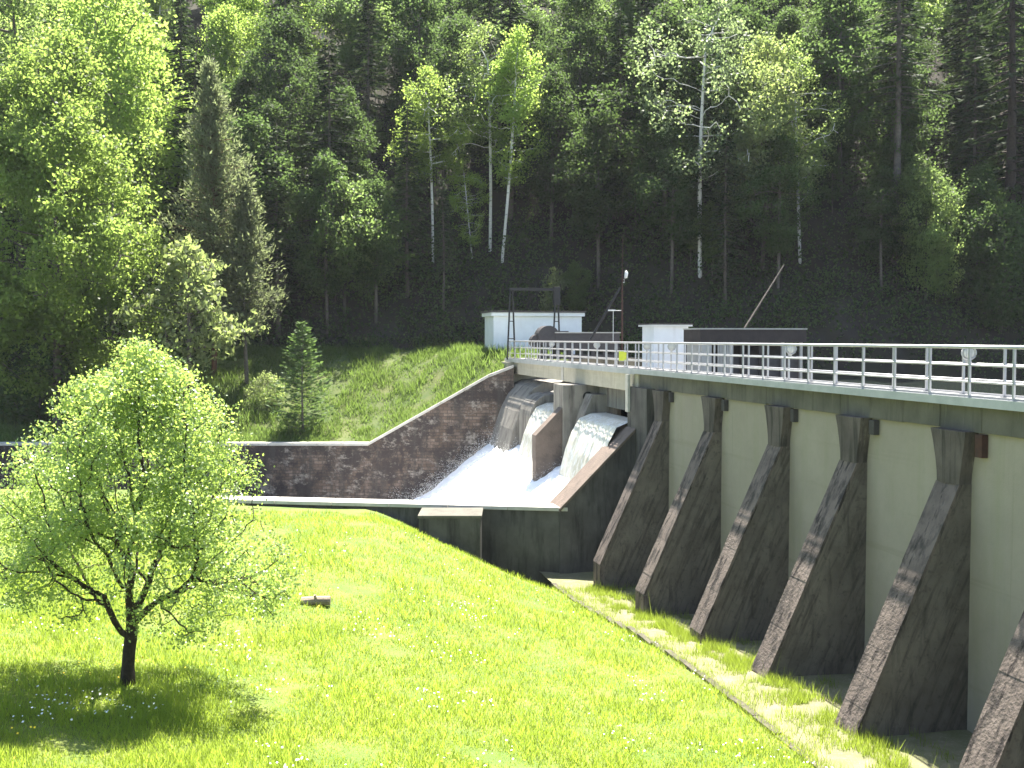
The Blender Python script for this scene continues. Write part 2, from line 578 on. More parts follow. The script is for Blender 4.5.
# bank + hillside
xs = np.concatenate([np.linspace(-130, -45, 30), np.linspace(-43, 45, 120), np.linspace(47, 150, 34)])
ysb = np.concatenate([np.linspace(66.15, 84, 42), np.linspace(85, 240, 90)])


def hill_fn(x, y):
    return (x, y, far_z(x, y))


V = np.array([hill_fn(x, y) for y in ysb for x in xs])
nu = len(xs)
Fb, Fh = [], []
for j in range(len(ysb) - 1):
    for i in range(nu - 1):
        a = j * nu + i
        cx, cy = 0.5 * (xs[i] + xs[i + 1]), 0.5 * (ysb[j] + ysb[j + 1])
        (Fb if (cy < 80.5 and cx < 3.4) else Fh).append((a, a + 1, a + nu + 1, a + nu))
tag(link('grass_bank', np_mesh('grass_bank', V, Fb, True), M['bank']), kind='structure')
tag(link('hillside', np_mesh('hillside', V, Fh, True), M['soil']), kind='structure')
# reservoir water behind the dam
mb = MB()
a, b = P(-60, -1.2, -2.7), P(50, -1.2, -2.7)
mb.add([a, (160, -40, -2.7), (160, 78, -2.7), (2, 78, -2.7), b], [(0, 1, 2, 3, 4)])
tag(mb.build('reservoir_water', M['water']), kind='structure')

# ------------------------------------------------------------------ the dam
S_END = 22.9
BUTT = [-11.0, -6.6, -2.05, 2.0, 6.2, 10.4, 15.3, 20.2]
dam = empty('buttress_dam', P(0, 0, -9))
tag(dam, 'long concrete buttress dam with pale green-grey panels between sloping dark struts', 'dam')
org = Vector(dam.location)


def PD(s, t, z):
    p = P(s, t, z)
    return (p[0] - org.x, p[1] - org.y, p[2] - org.z)


mb = MB()
mb.prism([(-1.6, -11), (0.02, -11), (0, -1.97), (-1.6, -1.97)], -34, S_END, PD, 1)
mb.build('wall_face', M['face'], dam)
# crest beam in segments (formwork joints)
mb = MB()
s = -33.9
while s < S_END - 0.2:
    e = min(s + 1.46, S_END)
    tt = 0.12 + random.uniform(-0.006, 0.006)
    mb.prism([(-1.55, -1.965), (tt, -1.96 + random.uniform(-.03, .0)), (tt, -1.43), (-1.55, -1.43)], s, e - 0.018, PD)
    s = e
mb.build('crest_beam', M['beam'], dam, bevel=0.008)
mb = MB()
mb.prism([(-0.78, -1.427), (0.3, -1.427), (0.3, -1.26), (-0.78, -1.26)], -34, S_END - 0.01, PD)
mb.build('deck_slab', M['deck'], dam)
mb = MB()
mb.prism([(0.303, -1.432), (0.335, -1.432), (0.335, -1.245), (0.303, -1.245)], -34, S_END - 0.01, PD)
mb.build('deck_edge', M['edge'], dam)


def buttress(s0, first_org):
    hw = 0.41
    rnd = random.Random(int(s0 * 10) + 99)
    # body: profile in (t, z), slightly rough
    body = MB()
    prof = [(0.005, -11), (2.68, -11), (2.68, -8.42), (0.27, -3.12), (0.005, -3.12)]
    body.prism(prof, s0 - hw, s0 + hw, PD)
    bo = body.build('buttress', M['side'], dam)
    # sloping cap strut a hair proud of the body, cut into courses
    cap = MB()
    n = 9
    for i in range(n):
        a = i / n
        b = (i + 1) / n
        def lin(k): return (0.27 + (2.68 - 0.27) * k, -3.12 - 5.3 * k)
        j = rnd.uniform(-0.004, 0.006)
        (t0, z0), (t1, z1) = lin(a), lin(b)
        t0 += j; t1 += j
        w0 = hw + 0.015 + rnd.uniform(-0.003, 0.004)
        cap.prism([(t0 - 0.045, z0), (t0 + 0.03, z0), (t1 + 0.03, z1 + 0.003), (t1 - 0.045, z1 + 0.003)], s0 - w0, s0 + w0, PD)
    cap.prism([(2.5, -8.46), (2.70, -8.44), (2.70, -10), (2.5, -10)], s0 - hw - .01, s0 + hw + .01, PD)
    cap.build('strut', M['butt'], bo)
    # flared head
    hd = MB()
    zs = [-3.13, -2.9, -2.6, -2.25, -1.975]
    ws = [hw - .01, hw + 0.01, hw + 0.07, hw + 0.15, hw + 0.22]
    ts = [0.305, 0.30, 0.30, 0.31, 0.33]
    vs = []
    for z, w, t in zip(zs, ws, ts):
        vs += [PD(s0 - w, 0.003, z), PD(s0 - w, t, z), PD(s0 - w * 0.33, t + 0.035, z), PD(s0 + w * 0.33, t + 0.035, z), PD(s0 + w, t, z), PD(s0 + w, 0.003, z)]
    fs = []
    for k in range(4):
        for i in range(6):
            j = (i + 1) % 6
            fs.append((k * 6 + i, k * 6 + j, k * 6 + 6 + j, k * 6 + 6 + i))
    fs += [(5, 4, 3, 2, 1, 0), tuple(24 + i for i in range(6))]
    hd.add(vs, fs)
    hd.build('buttress_head', M['head'], bo, bevel=0.012)
    # rusty drain box under the beam, on the near side
    dr = MB()
    dr.prism([(0.01, -2.5 + 0.12 * (s0 > 5)), (0.16, -2.5 + 0.12 * (s0 > 5)), (0.16, -2.02), (0.01, -2.02)], s0 - hw - 0.46 - rnd.uniform(0, .1), s0 - hw - 0.3, PD)
    dr.build('drain_pipe', M['rust'] if s0 < 5 else M['machine'], bo, bevel=0.01)


for s0 in BUTT:
    buttress(s0, org)


# near spillway abutment pier (dark column at the end of the beam)
mb = MB()
mb.prism([(-1.5, -11), (0.35, -11), (0.35, -1.97), (-1.5, -1.97)], 21.35, 23.7, PD)
mb.build('end_pier', M['dark'], dam)
mb = MB()
mb.prism([(0.36, -3.0), (0.48, -3.0), (0.48, -1.47), (0.36, -1.47)], 23.3, 23.62, PD)
mb.build('pale_lit_post', M['coping'], dam, bevel=0.02)  # abutment post catching light, its brightness put into the pale colour

# ------------------------------------------------------------------ railings
POST_S = [1.42 * i for i in range(-8, 34)]


def railing(tr, label, name='steel_railing', send=47.6):
    root = empty(name, P(0, tr, -1.26))
    tag(root, label, 'railing')
    o_ = Vector(root.location)
    def Q(s, t, z):
        p = P(s, t, z)
        return (p[0] - o_.x, p[1] - o_.y, p[2] - o_.z)
    for z, r in ((-0.19, 0.034), (-0.57, 0.02), (-0.92, 0.02)):
        m_ = MB()
        m_.tube([Q(-12, tr, z), Q(send, tr, z)], r, 10)
        m_.build('rail', M['rail'], root, smooth=True)
    m_ = MB()
    m_.prism([(tr - 0.02, -1.25), (tr + 0.02, -1.25), (tr + 0.02, -1.2), (tr - 0.02, -1.2)], -12, send, Q)
    m_.build('toe_board', M['rail'], root)
    for s_ in POST_S:
        if s_ > send: continue
        m_ = MB()
        m_.box(-0.024, 0.024, -0.024, 0.024, 0, 1.04)
        m_.box(-0.07, 0.07, -0.07, 0.07, 0.002, 0.016)
        po = m_.build('post', M['rail'], root)
        po.location = Q(s_, tr, -1.255)
        po.location.x += 0
        po.rotation_euler = (0, 0, ANG)
    return root


railing(0.22, 'grey steel pipe railing along the near edge of the dam crest walkway')
railing(-0.62, 'grey steel pipe railing along the far reservoir side of the walkway', send=46.5)

# round lamps on the far railing posts
lamp_label = {2: 'large round white lamp on the railing, nearest the right edge of the photo',
              8: 'round white lamp on the railing in front of the dark timber shed',
              15: 'round lamp on the railing in front of the small white hut',
              17: 'round lamp on the railing just left of the yellow sign',
              22: 'small round lamp on the railing before the dark winch housing',
              28: 'small round lamp on the railing before the long white building'}


def make_lamp():
    root = empty('round_lamp')
    m_ = MB()
    m_.tube([(0, 0.10, 0), (0, 0.02, 0), (0, -0.03, 0)], [0.10, 0.155, 0.16], 24)
    m_.build('housing', M['lampw'], root, smooth=False)
    m_ = MB()
    pts = [(0.15 * math.cos(a), -0.035, 0.15 * math.sin(a)) for a in np.linspace(0, 2 * math.pi, 25)]
    m_.tube(pts, 0.018, 6)
    for a in (-0.06, 0, 0.06):
        m_.tube([(a, -0.06, -0.13), (a, -0.06, 0.13)], 0.007, 5)
    m_.build('guard_ring', M['rail'], root)
    m_ = MB()
    m_.tube([(0, -0.032, 0), (0, -0.05, 0), (0, -0.06, 0)], [0.13, 0.11, 0.05], 20)
    m_.build('lens', M['glass'], root, smooth=True)
    m_ = MB()
    m_.box(-0.03, 0.03, 0.02, 0.14, -0.26, 0.02)
    m_.build('bracket', M['rail'], root)
    return root


lp0 = make_lamp()
for i, (k, lab) in enumerate(lamp_label.items()):
    lo = lp0 if i == 0 else copy_tree(lp0)
    p = P(1.42 * k - 0.3, -0.53, -0.33)
    lo.location = p
    lo.rotation_euler = (0, 0, ANG - R(20))
    tag(lo, lab, 'lamp', 'round lamps along the dam walkway railing')

# yellow notice on the railing
sg = empty('notice_sign', P(24.6, 0.27, -0.75))
sg.rotation_euler = (0, 0, ANG - R(55))
tag(sg, 'small square yellow notice fixed to the near railing above the spillway', 'sign')
m_ = MB(); m_.box(-0.19, 0.19, -0.008, 0.008, -0.19, 0.19); m_.build('panel', M['yellow'], sg, bevel=0.004)
m_ = MB(); m_.box(-0.215, 0.215, 0.009, 0.02, -0.215, 0.215); m_.build('backing_frame', M['rail'], sg)

# ------------------------------------------------------------------ bridge over the spillway
br = empty('spillway_bridge', P(S_END, 0, -1.4))
tag(br, 'pale concrete girder bridge carrying the walkway over the spillway openings', 'bridge')
o_ = Vector(br.location)


def PB(s, t, z):
    p = P(s, t, z)
    return (p[0] - o_.x, p[1] - o_.y, p[2] - o_.z)


m_ = MB()
m_.prism([(-0.1, -2.18), (0.16, -2.18), (0.16, -1.46), (-0.1, -1.46)], 22.92, 34.55, PB)
m_.prism([(-0.1, -2.16), (0.155, -2.16), (0.155, -1.46), (-0.1, -1.46)], 34.6, 46.0, PB)
m_.build('girder', M['pale'], br, bevel=0.02)
m_ = MB()
m_.prism([(-0.76, -2.18), (-0.5, -2.18), (-0.5, -1.46), (-0.76, -1.46)], 22.92, 46.0, PB)
m_.build('girder', M['pale'], br)
m_ = MB()
m_.prism([(-0.78, -1.455), (0.3, -1.455), (0.3, -1.26), (-0.78, -1.26)], 22.9, 47.9, PB)
m_.build('deck_slab', M['deck'], br)
m_ = MB()
m_.prism([(0.303, -1.46), (0.335, -1.46), (0.335, -1.245), (0.303, -1.245)], 22.9, 47.9, PB)
m_.build('deck_edge', M['edge'], br)
m_ = MB()
m_.prism([(-2.1, -2.75), (0.55, -2.75), (0.55, -1.47), (-2.1, -1.47)], 46.02, 48.0, PB)
m_.build('bearing_block', M['pale'], br, bevel=0.02)
m_ = MB()
m_.prism([(0.165, -2.14), (0.2, -2.14), (0.2, -1.47), (0.165, -1.47)], 34.4, 34.75, PB)
m_.build('joint_cover', M['coping'], br)
m_ = MB()
m_.prism([(0.555, -2.6), (0.6, -2.6), (0.6, -2.2), (0.555, -2.2)], 46.5, 47.4, PB)
m_.build('drain_opening', M['black'], br)

# ------------------------------------------------------------------ spillway
sp = empty('spillway', P(30, 0, -8))
tag(sp, 'concrete spillway with a central pier, divider wall and two overflow openings', 'spillway')
o_ = Vector(sp.location)
m_ = MB()
m_.prism([(-1.6, -11), (1.25, -11), (1.25, -2.19), (-1.6, -2.19)], 30.5, 32.3, PB_ := (lambda s, t, z: tuple(np.array(P(s, t, z)) - np.array(o_))))
m_.build('pier', M['grey'], sp, bevel=0.04)
m_ = MB()
m_.tube([PB_(30.46, 0.05, -2.75), PB_(30.52, 0.05, -2.75)], 0.24, 16)
m_.build('pier_outlet', M['black'], sp)
m_ = MB()
m_.prism([(1.26, -11), (2.55, -11), (2.55, -4.55), (1.26, -3.25)], 30.56, 31.3, PB_)
m_.build('divider_wall', M['wing'], sp, bevel=0.03)
m_ = MB()
m_.prism([(-0.95, -3.15), (-0.5, -3.15), (-0.5, -2.19), (-0.95, -2.19)], 23.72, 30.48, PB_)
m_.build('breast_wall', M['grey'], sp, bevel=0.02)
ogee = [(-1.6, -11), (-1.6, -3.7), (-1.0, -3.55), (0.1, -3.62), (0.5, -3.95), (0.95, -4.8), (1.3, -5.9), (1.7, -7.4), (3.2, -8.6), (3.2, -11)]
m_ = MB()
m_.prism(ogee, 23.72, 30.48, PB_)
m_.prism(ogee, 32.32, 37.6, PB_)
m_.prism([(-1.0, -11), (-1.0, -2.6), (0.15, -2.6), (0.5, -3.4), (1.0, -5.2), (1.5, -7), (1.5, -11)], 29.3, 30.48, PB_)
m_.build('weir_crest', M['grey'], sp)
# rounded side abutments of the left opening
m_ = MB()
ab = [(-2, -11), (-2, -2.5)] + [(0.0 + 1.15 * math.sin(a), -4.25 + 1.25 * math.cos(a)) for a in np.linspace(-0.3, 1.5, 10)] + [(1.3, -11)]
m_.prism(ab, 37.62, 40.2, PB_)
ab2 = [(-2, -11), (-2, -2.4), (-0.3, -2.5), (0.25, -2.75), (0.75, -3.3), (1.15, -4.1), (1.5, -5.1), (1.8, -6.3), (2.0, -7.5), (2.0, -11)]
m_.prism(ab2, 40.22, 46.0, PB_)
m_.build('side_abutment', M['grey'], sp, bevel=0.05)
m_ = MB()
m_.tube([PB_(32.4, -0.9, -2.85), PB_(37.55, -0.9, -2.85)], 0.62, 20)
m_.build('drum_gate', M['black'], sp)
# training wall (brown sloping wing) at the near side
m_ = MB()
m_.prism([(0.36, -11), (3.45, -11), (3.45, -6.85), (0.36, -3.75)], 22.7, 23.5, PB_)
m_.build('training_wall', M['dark'], sp)
m_ = MB()
m_.prism([(0.36, -3.74), (0.36, -3.6), (3.5, -6.74), (3.5, -6.88)], 22.62, 24.3, PB_)
m_.build('training_wall_coping', M['wing'], sp, bevel=0.02)

# near channel wall (front wall) and stub
nw = empty('channel_wall', (2.0, 43.3, -9))
tag(nw, 'dark concrete channel wall with a pale sunlit coping at the far end of the meadow', 'wall')
o_ = Vector(nw.location)
def NW(x, dy, z):
    return (x - o_.x, near_wall_y(x) + dy - o_.y, z - o_.z)
m_ = MB()
m_.prism([(0.1, -12), (1.0, -12), (1.0, -6.85), (0.1, -6.85)], 2.15, -48, NW)
m_.build('wall_body', M['dark'], nw)
m_ = MB()
x = 2.2
while x > -48:
    m_.prism([(-0.02, -6.845), (1.1, -6.845), (1.1, -6.70), (-0.02, -6.70)], x, x - 2.38, NW)
    x -= 2.4
m_.build('coping', M['coping'], nw, bevel=0.015)
st = empty('abutment_block', (-2.4, 43, -9))
tag(st, 'low dark concrete block against the channel wall at the meadow edge', 'block')
m_ = MB(); m_.box(-1.15, 1.2, -1.3, 0.62, -2, 2.13); m_.build('block_body', M['dark'], st, bevel=0.03)
m_ = MB(); m_.box(-1.2, 1.25, -1.36, 0.65, 2.132, 2.24); m_.build('block_cap', M['beam'], st, bevel=0.02)

# retaining wall along the far side of the channel
rw = empty('retaining_wall', (-8.6, 65.8, -10))
tag(rw, 'dark coursed masonry retaining wall stepping down from the bridge along the grassy bank', 'wall')
o_ = Vector(rw.location)
prof = [(0.1, -1.78), (-1.4, -2.35), (-8.6, -6.43), (-48, -6.43)]
m_ = MB()
Yf, Yb = 65.55, 66.2
front = [(p[0], p[1]) for p in prof] + [(-48, -13), (0.1, -13)]
m_.prism(front, Yf - o_.y, Yb - o_.y, lambda a, p, q: (p - o_.x, a, q - o_.z))
m_.build('wall_body', M['mason'], rw)
m_ = MB()
for (x0, z0), (x1, z1) in zip(prof[:-1], prof[1:]):
    L = math.hypot(x1 - x0, z1 - z0)
    k = max(1, int(L / 1.5))
    for i in range(k):
        a, b = i / k, (i + 0.985) / k
        xa, za, xb, zb = x0 + (x1 - x0) * a, z0 + (z1 - z0) * a, x0 + (x1 - x0) * b, z0 + (z1 - z0) * b
        m_.prism([(xa, za + .004), (xb, zb + .004), (xb, zb + 0.17), (xa, za + 0.17)], Yf - 0.08 - o_.y, Yb + .02 - o_.y, lambda a, p, q: (p - o_.x, a, q - o_.z))
m_.build('coping', M['coping'], rw, bevel=0.015)
# side wall between bank end and bridge (under the bridge)
m_ = MB()
m_.prism([(-2.4, -11), (0.0, -11), (0.0, -2.78), (-2.4, -2.78)], 46.05, 47.9, lambda s, t, z: tuple(np.array(P(s, t, z)) - np.array(o_)))
m_.build('end_wall', M['grey'], rw)

# ------------------------------------------------------------------ water in the basin
def foam_z(s, t):
    base = np.interp(t, [0.6, 1.5, 3.0, 5.0, 6.6, 8.0, 60], [-5.6, -6.1, -7.2, -8.9, -9.9, -10.3, -10.6])
    p = P(s, t, 0)
    a = 0.20 * nz(p[0], p[1], 0.9, 2) + 0.12 * nz(p[0], p[1], 2.4, 4) + 0.06 * nz(p[0], p[1], 5, 6)
    fade = 1 - sst((t - 8) / 8) * 0.8
    # boil against the walls
    hump = 0.35 * math.exp(-((s - 34) / 5) ** 2) * math.exp(-((t - 3.5) / 2) ** 2)
    return base + a * fade + hump


def foam_fn(t, s):
    p = P(s, t, 0)
    return (p[0], p[1], foam_z(s, t))


def chan_fn(t, s):
    p = P(s, t, 0)
    # keep the sheet between the two channel walls
    y = min(max(p[1], near_wall_y(p[0]) + 1.02), 65.6)
    return (p[0], y, foam_z(s, t))


tag(link('spillway_foam_water', grid_mesh('spillway_foam_water', chan_fn, np.linspace(0.6, 11, 110), np.linspace(23.55, 46.2, 170)), M['foam']), kind='structure')
m_ = MB()
m_.add([(3, 43.6, -10.75), (-50, 51.5, -10.75), (-50, 66, -10.75), (3, 66, -10.75)], [(0, 1, 2, 3)])
tag(m_.build('channel_water', M['water']), kind='structure')


# falling sheets over the two openings
def sheet(name, s0, s1, off):
    prof_t = [-0.5, 0.2, 0.75, 1.12, 1.42, 1.66, 1.85]
    prof_z = [-3.42, -3.44, -3.66, -4.3, -5.1, -6.0, -7.0]
    def fn(u, s):
        t = np.interp(u, np.linspace(0, 1, 7), prof_t)
        z = np.interp(u, np.linspace(0, 1, 7), prof_z)
        w = nz(s * 2.2, u * 1.2, 1, off) * 0.10 * (0.3 + u) + nz(s * 7, u * 2, 1, off) * 0.035
        p = P(s, t + w + 0.05, z)
        return p
    tag(link(name, grid_mesh(name, fn, np.linspace(0, 1, 40), np.linspace(s0, s1, 90)), M['sheet']), kind='structure')


sheet('waterfall', 23.75, 29.25, 1)
sheet('waterfall', 32.35, 37.55, 7)

# spray droplets along the edge of the foam
def droplets(n):
    c = []
    while len(c) < n:
        s = random.uniform(24, 45.9)
        t = random.gauss(4.2, 2.0)
        if t < 0.8 or t > 9: continue
        h = abs(random.gauss(0, 0.22)) + (0.15 if random.random() < .2 else 0)
        p = P(s, t, foam_z(s, t) + h)
        if p[1] < near_wall_y(p[0]) + 1.15 or p[1] > 65.5: continue
        c.append(p)
    for i in range(int(n * 0.35)):     # thrown up against the far retaining wall
        t = random.uniform(1, 8)
        s = random.uniform(43, 45.8)
        p = P(s, t, foam_z(s, t) + abs(random.gauss(0, 0.5)))
        if p[1] > 65.45: continue
        c.append(p)
    return np.array(c)


def quads(c, tang, norm, L, W):
    """diamond leaves"""
    b = np.cross(norm, tang)
    b /= np.linalg.norm(b, axis=1, keepdims=True) + 1e-9
    L = L[:, None]; W = W[:, None]
    V = np.stack([c - tang * L * 0.5, c + b * W * 0.5 - tang * L * 0.05, c + tang * L * 0.5, c - b * W * 0.5 - tang * L * 0.05], axis=1).reshape(-1, 3)
    Fc = np.arange(len(V)).reshape(-1, 4)
    return V, Fc


def unit(v):
    return v / (np.linalg.norm(v, axis=1, keepdims=True) + 1e-9)


def rand_dirs(n, rng):
    return unit(rng.normal(size=(n, 3)))


dc = droplets(24000)
V, Fc = quads(dc, rand_dirs(len(dc), RNG), rand_dirs(len(dc), RNG), RNG.uniform(.012, .036, len(dc)), RNG.uniform(.012, .03, len(dc)))
tag(link('water_spray', np_mesh('water_spray', V, Fc), M['foam']), kind='stuff')

# ------------------------------------------------------------------ buildings and gear on the crest
def aligned(name, px, Y, z, label, cat):
    p = at(px, 338, Y)
    o = empty(name, (p[0], p[1], z), ANG)
    return tag(o, label, cat)


# long white building
wb = aligned('white_building', 533, 73, -1.45, 'long white rendered building with a flat dark roof at the end of the dam', 'building')
m_ = MB(); m_.box(-2.95, 2.95, -1.4, 1.6, -0.6, 2.86); m_.build('wall', M['white'], wb, bevel=0.02)
m_ = MB(); m_.box(-3.12, 3.12, -1.57, 1.77, 2.863, 3.1); m_.build('cornice', M['white'], wb, bevel=0.02)
m_ = MB(); m_.box(-3.2, 3.2, -1.65, 1.85, 3.103, 3.2); m_.build('roof', M['roofdark'], wb, bevel=0.01)
m_ = MB(); m_.box(1.2, 2.05, -1.44, -1.403, -0.1, 1.9); dr_ = m_.build('door', M['shed'], wb)
# small white hut
hu = aligned('white_hut', 665, 58, -1.6, 'small white hut with a thin flat roof beside the dark timber shed', 'hut')
m_ = MB(); m_.box(-0.95, 0.95, -0.9, 0.9, -1.3, 2.2); m_.build('wall', M['white'], hu, bevel=0.015)
m_ = MB(); m_.box(-1.12, 1.12, -1.06, 1.06, 2.203, 2.29); m_.build('fascia', M['white'], hu, bevel=0.01)
m_ = MB(); m_.box(-1.16, 1.16, -1.1, 1.1, 2.293, 2.36); m_.build('roof', M['roofdark'], hu)
# dark timber shed with an open front
shd = aligned('timber_shed', 745, 50.5, -1.55, 'long dark open fronted timber shed with a flat light edged roof behind the railing', 'shed')
m_ = MB(); m_.box(-2.6, 2.55, -1.0, 1.0, 1.36, 1.93); m_.build('fascia', M['shed'], shd, bevel=0.01)
m_ = MB(); m_.box(-2.62, 2.57, -1.05, 1.05, 1.933, 1.99); m_.build('roof', M['coping'], shd)
m_ = MB(); m_.box(-2.5, 2.45, 0.85, 0.95, -1.2, 1.358); m_.build('back_wall', M['shed'], shd)
m_ = MB(); m_.box(-2.5, -2.02, -0.95, 0.84, -1.2, 1.358); m_.build('side_panel', M['shedpale'], shd)
m_ = MB()
for k in range(9): m_.box(-1.72 + k * 0.085, -1.66 + k * 0.085, -0.93, -0.89, -0.6, 1.5)
m_.box(-1.76, -0.94, -0.90, -0.86, 1.5, 1.58)
m_.build('louvre_panel', M['shedpale'], shd)
for xx in (-0.55, 0.35, 1.45, 2.35):
    m_ = MB(); m_.box(xx - 0.06, xx + 0.06, -0.92, -0.80, -1.2, 1.358); m_.build('post', M['shed'] if xx < 1 else M['shedpale'], shd)
m_ = MB(); m_.box(-2.0, 2.4, -0.72, 0.8, -1.2, 0.75); m_.build('floor_box', M['machine'], shd)
# platform for hut, shed and machinery
pf = empty('intake_platform', P(34, -6, -3))
pf.rotation_euler = (0, 0, ANG)
tag(pf, 'flat concrete platform over the reservoir carrying the hut and the shed', 'platform')
m_ = MB(); m_.box(-2.2, 12, -9, 9.5, 0.0, 0.35); m_.build('slab', M['grey'], pf)
m_ = MB()
for xx in (-1.2, 5, 11):
    for yy in (-8, 0, 8): m_.box(xx - .4, xx + .4, yy - .4, yy + .4, -8, -0.003)
m_.build('pile', M['dark'], pf)

# winch housing
wh = aligned('winch_housing', 580, 67.5, -1.26, 'dark winch housing with a round drum at its left end behind the railing', 'machinery')
m_ = MB(); m_.box(-1.7, 2.35, -0.6, 0.6, 0.55, 1.55); m_.build('casing', M['machine'], wh, bevel=0.03)
m_ = MB(); m_.box(-1.74, 2.4, -0.66, 0.66, 1.553, 1.62); m_.build('cover', M['coping'], wh)
m_ = MB(); m_.tube([(-2.1, -0.55, 1.35), (-2.1, 0.55, 1.35)], 0.66, 22); m_.tube([(-2.75, -0.3, 1.05), (-2.75, 0.3, 1.05)], 0.42, 18); m_.build('drum', M['machine'], wh)
for xx in np.linspace(-2.3, 2.2, 7):
    m_ = MB(); m_.box(xx - 0.12, xx + 0.12, -0.5, 0.5, -0.02, 0.548); m_.build('support', M['machine'], wh)
m_ = MB()
m_.box(-2.6, 2.3, -0.45, 0.45, 0.0, 0.25); m_.build('bedplate', M['machine'], wh)

# black lifting gantry
ga = aligned('lifting_gantry', 534, 66.8, -1.3, 'black steel lifting gantry with narrow A shaped legs at the bridge end', 'gantry')
for sx in (-1.38, 1.44):
    m_ = MB()
    m_.tube([(sx - 0.3, -0.1, 0), (sx - 0.09, 0, 4.2)], 0.055, 6)
    m_.tube([(sx + 0.22, 0.1, 0), (sx + 0.05, 0, 4.2)], 0.055, 6)
    for k in (0.3, 0.55):
        m_.tube([(sx - 0.3 + 0.21 * k, 0, 4.2 * k), (sx + 0.22 - 0.17 * k, 0, 4.2 * k)], 0.03, 6)
    m_.build('leg', M['black'], ga)
m_ = MB(); m_.box(-1.55, 1.62, -0.08, 0.08, 4.17, 4.33); m_.build('crossbeam', M['black'], ga)
m_ = MB(); m_.box(1.2, 1.62, -0.16, 0.16, 3.3, 4.4); m_.build('hoist', M['black'], ga, bevel=0.03)

# rusty mast with lamp and boom
ms = aligned('rusty_mast', 622, 65.5, -1.3, 'thin rusty steel mast with a white lamp on top and a slanting boom', 'mast')
m_ = MB(); m_.tube([(0, 0, 0), (0, 0, 4.9)], [0.07, 0.05], 8); m_.tube([(0, 0, 4.88), (0.02, 0, 7.4)], [0.03, 0.018], 6); m_.build('pole', M['rust'], ms)
m_ = MB(); m_.tube([(-1.95, 0, 1.2), (-0.12, 0, 4.3)], 0.075, 6); m_.build('boom', M['black'], ms)
m_ = MB(); m_.box(-0.9, -0.45, -0.1, 0.1, 2.9, 2.98); m_.tube([(-0.7, 0, 2.93), (0, 0, 2.93)], 0.02, 5); m_.tube([(-0.55, 0, 1.1), (-0.55, 0, 2.9)], 0.02, 5); m_.build('side_bracket', M['lampw'], ms)
m_ = MB(); m_.tube([(0.1, 0, 4.75), (0.22, 0, 4.9), (0.26, 0, 5.15), (0.22, 0, 5.3)], [0.05, 0.1, 0.11, 0.05], 10); m_.build('lamp_head', M['lampw'], ms, smooth=True)
m_ = MB(); m_.tube([(0, 0, 4.6), (0.12, -0.02, 4.6), (0.12, -.02, 4.76)], 0.03, 6); m_.build('lamp_bracket', M['lampw'], ms)

# slanting pale pole by the shed
slp = tag(empty('slanting_pole', tuple(at(741, 334, 52.5))), 'thin pale pole leaning to the right above the timber shed roof', 'pole')
a = Vector(tuple(at(741, 334, 52.5))); b = Vector(tuple(at(784, 265, 54.5)))
m_ = MB(); m_.tube([(0, 0, -1.5), (0, 0, 0), tuple(b - a)], [0.045, 0.045, 0.03], 8); m_.build('pole_shaft', M['barkgrey'], slp)
m_ = MB(); m_.box(-0.1, 0.1, -0.1, 0.1, -1.6, -1.45); m_.build('pole_foot', M['rail'], slp)

# log lying in the meadow
lg_p = min((at(316, 606, y_) for y_ in np.arange(20, 36, 0.1)), key=lambda q: abs(q[2] - meadow_z(q[0], q[1])))
lg = tag(empty('log', (lg_p[0], lg_p[1], meadow_z(lg_p[0], lg_p[1]) + 0.09)), 'short weathered log lying in the meadow right of the small tree', 'log')
m_ = MB(); m_.tube([(-0.36, 0, 0.0), (0, 0.02, 0.03), (0.36, 0.05, 0.02)], [0.13, 0.12, 0.125], 12); m_.build('log_wood', M['log'], lg)
m_ = MB(); m_.tube([(0.05, 0.0, -0.05), (-0.02, -0.1, 0.2)], [0.05, 0.03], 8); m_.build('stub', M['log'], lg)

# ------------------------------------------------------------------ trees
def colonize(attr, trunk, step, infl, kill, rng, maxit=220, up=0.08):
    pos = [np.array(p, float) for p in trunk]
    par = [-1] + list(range(len(trunk) - 1))
    A = attr.copy()
    alive = np.ones(len(A), bool)
    Pm = np.array(pos)
    dist = np.linalg.norm(A[:, None, :] - Pm[None], axis=2)
    near = dist.argmin(1)
    nd = dist.min(1)
    for it in range(maxit):
        idx = np.where(alive & (nd < infl))[0]
        if len(idx) == 0:
            idx = np.where(alive)[0]
            if len(idx) == 0: break
            idx = idx[np.argsort(nd[idx])[:3]]
        groups = {}
        for i in idx: groups.setdefault(int(near[i]), []).append(i)
        new = []
        for n_, ii in groups.items():
            d = A[ii] - pos[n_]
            d = d / (np.linalg.norm(d, axis=1, keepdims=True) + 1e-9)
            v = d.mean(0) + rng.normal(size=3) * 0.12
            v[2] += up
            v /= np.linalg.norm(v) + 1e-9
            new.append((n_, pos[n_] + v * step))
        base = len(pos)
        for n_, p in new:
            pos.append(p); par.append(n_)
        Q = np.array([p for _, p in new])
        ai = np.where(alive)[0]
        dq = np.linalg.norm(A[ai][:, None, :] - Q[None], axis=2)
        m_ = dq.min(1); k_ = dq.argmin(1)
        better = m_ < nd[ai]
        nd[ai[better]] = m_[better]
        near[ai[better]] = base + k_[better]
        alive[ai[m_ < kill]] = False
        if len(pos) > 5000: break
    return np.array(pos), np.array(par)


def radii(pos, par, tip, expo=2.3):
    n = len(pos)
    acc = np.zeros(n)
    haschild = np.zeros(n, bool)
    for i in range(n):
        if par[i] >= 0: haschild[par[i]] = True
    acc[~haschild] = tip ** expo
    for i in range(n - 1, 0, -1):
        acc[par[i]] += acc[i]
    return acc ** (1 / expo)


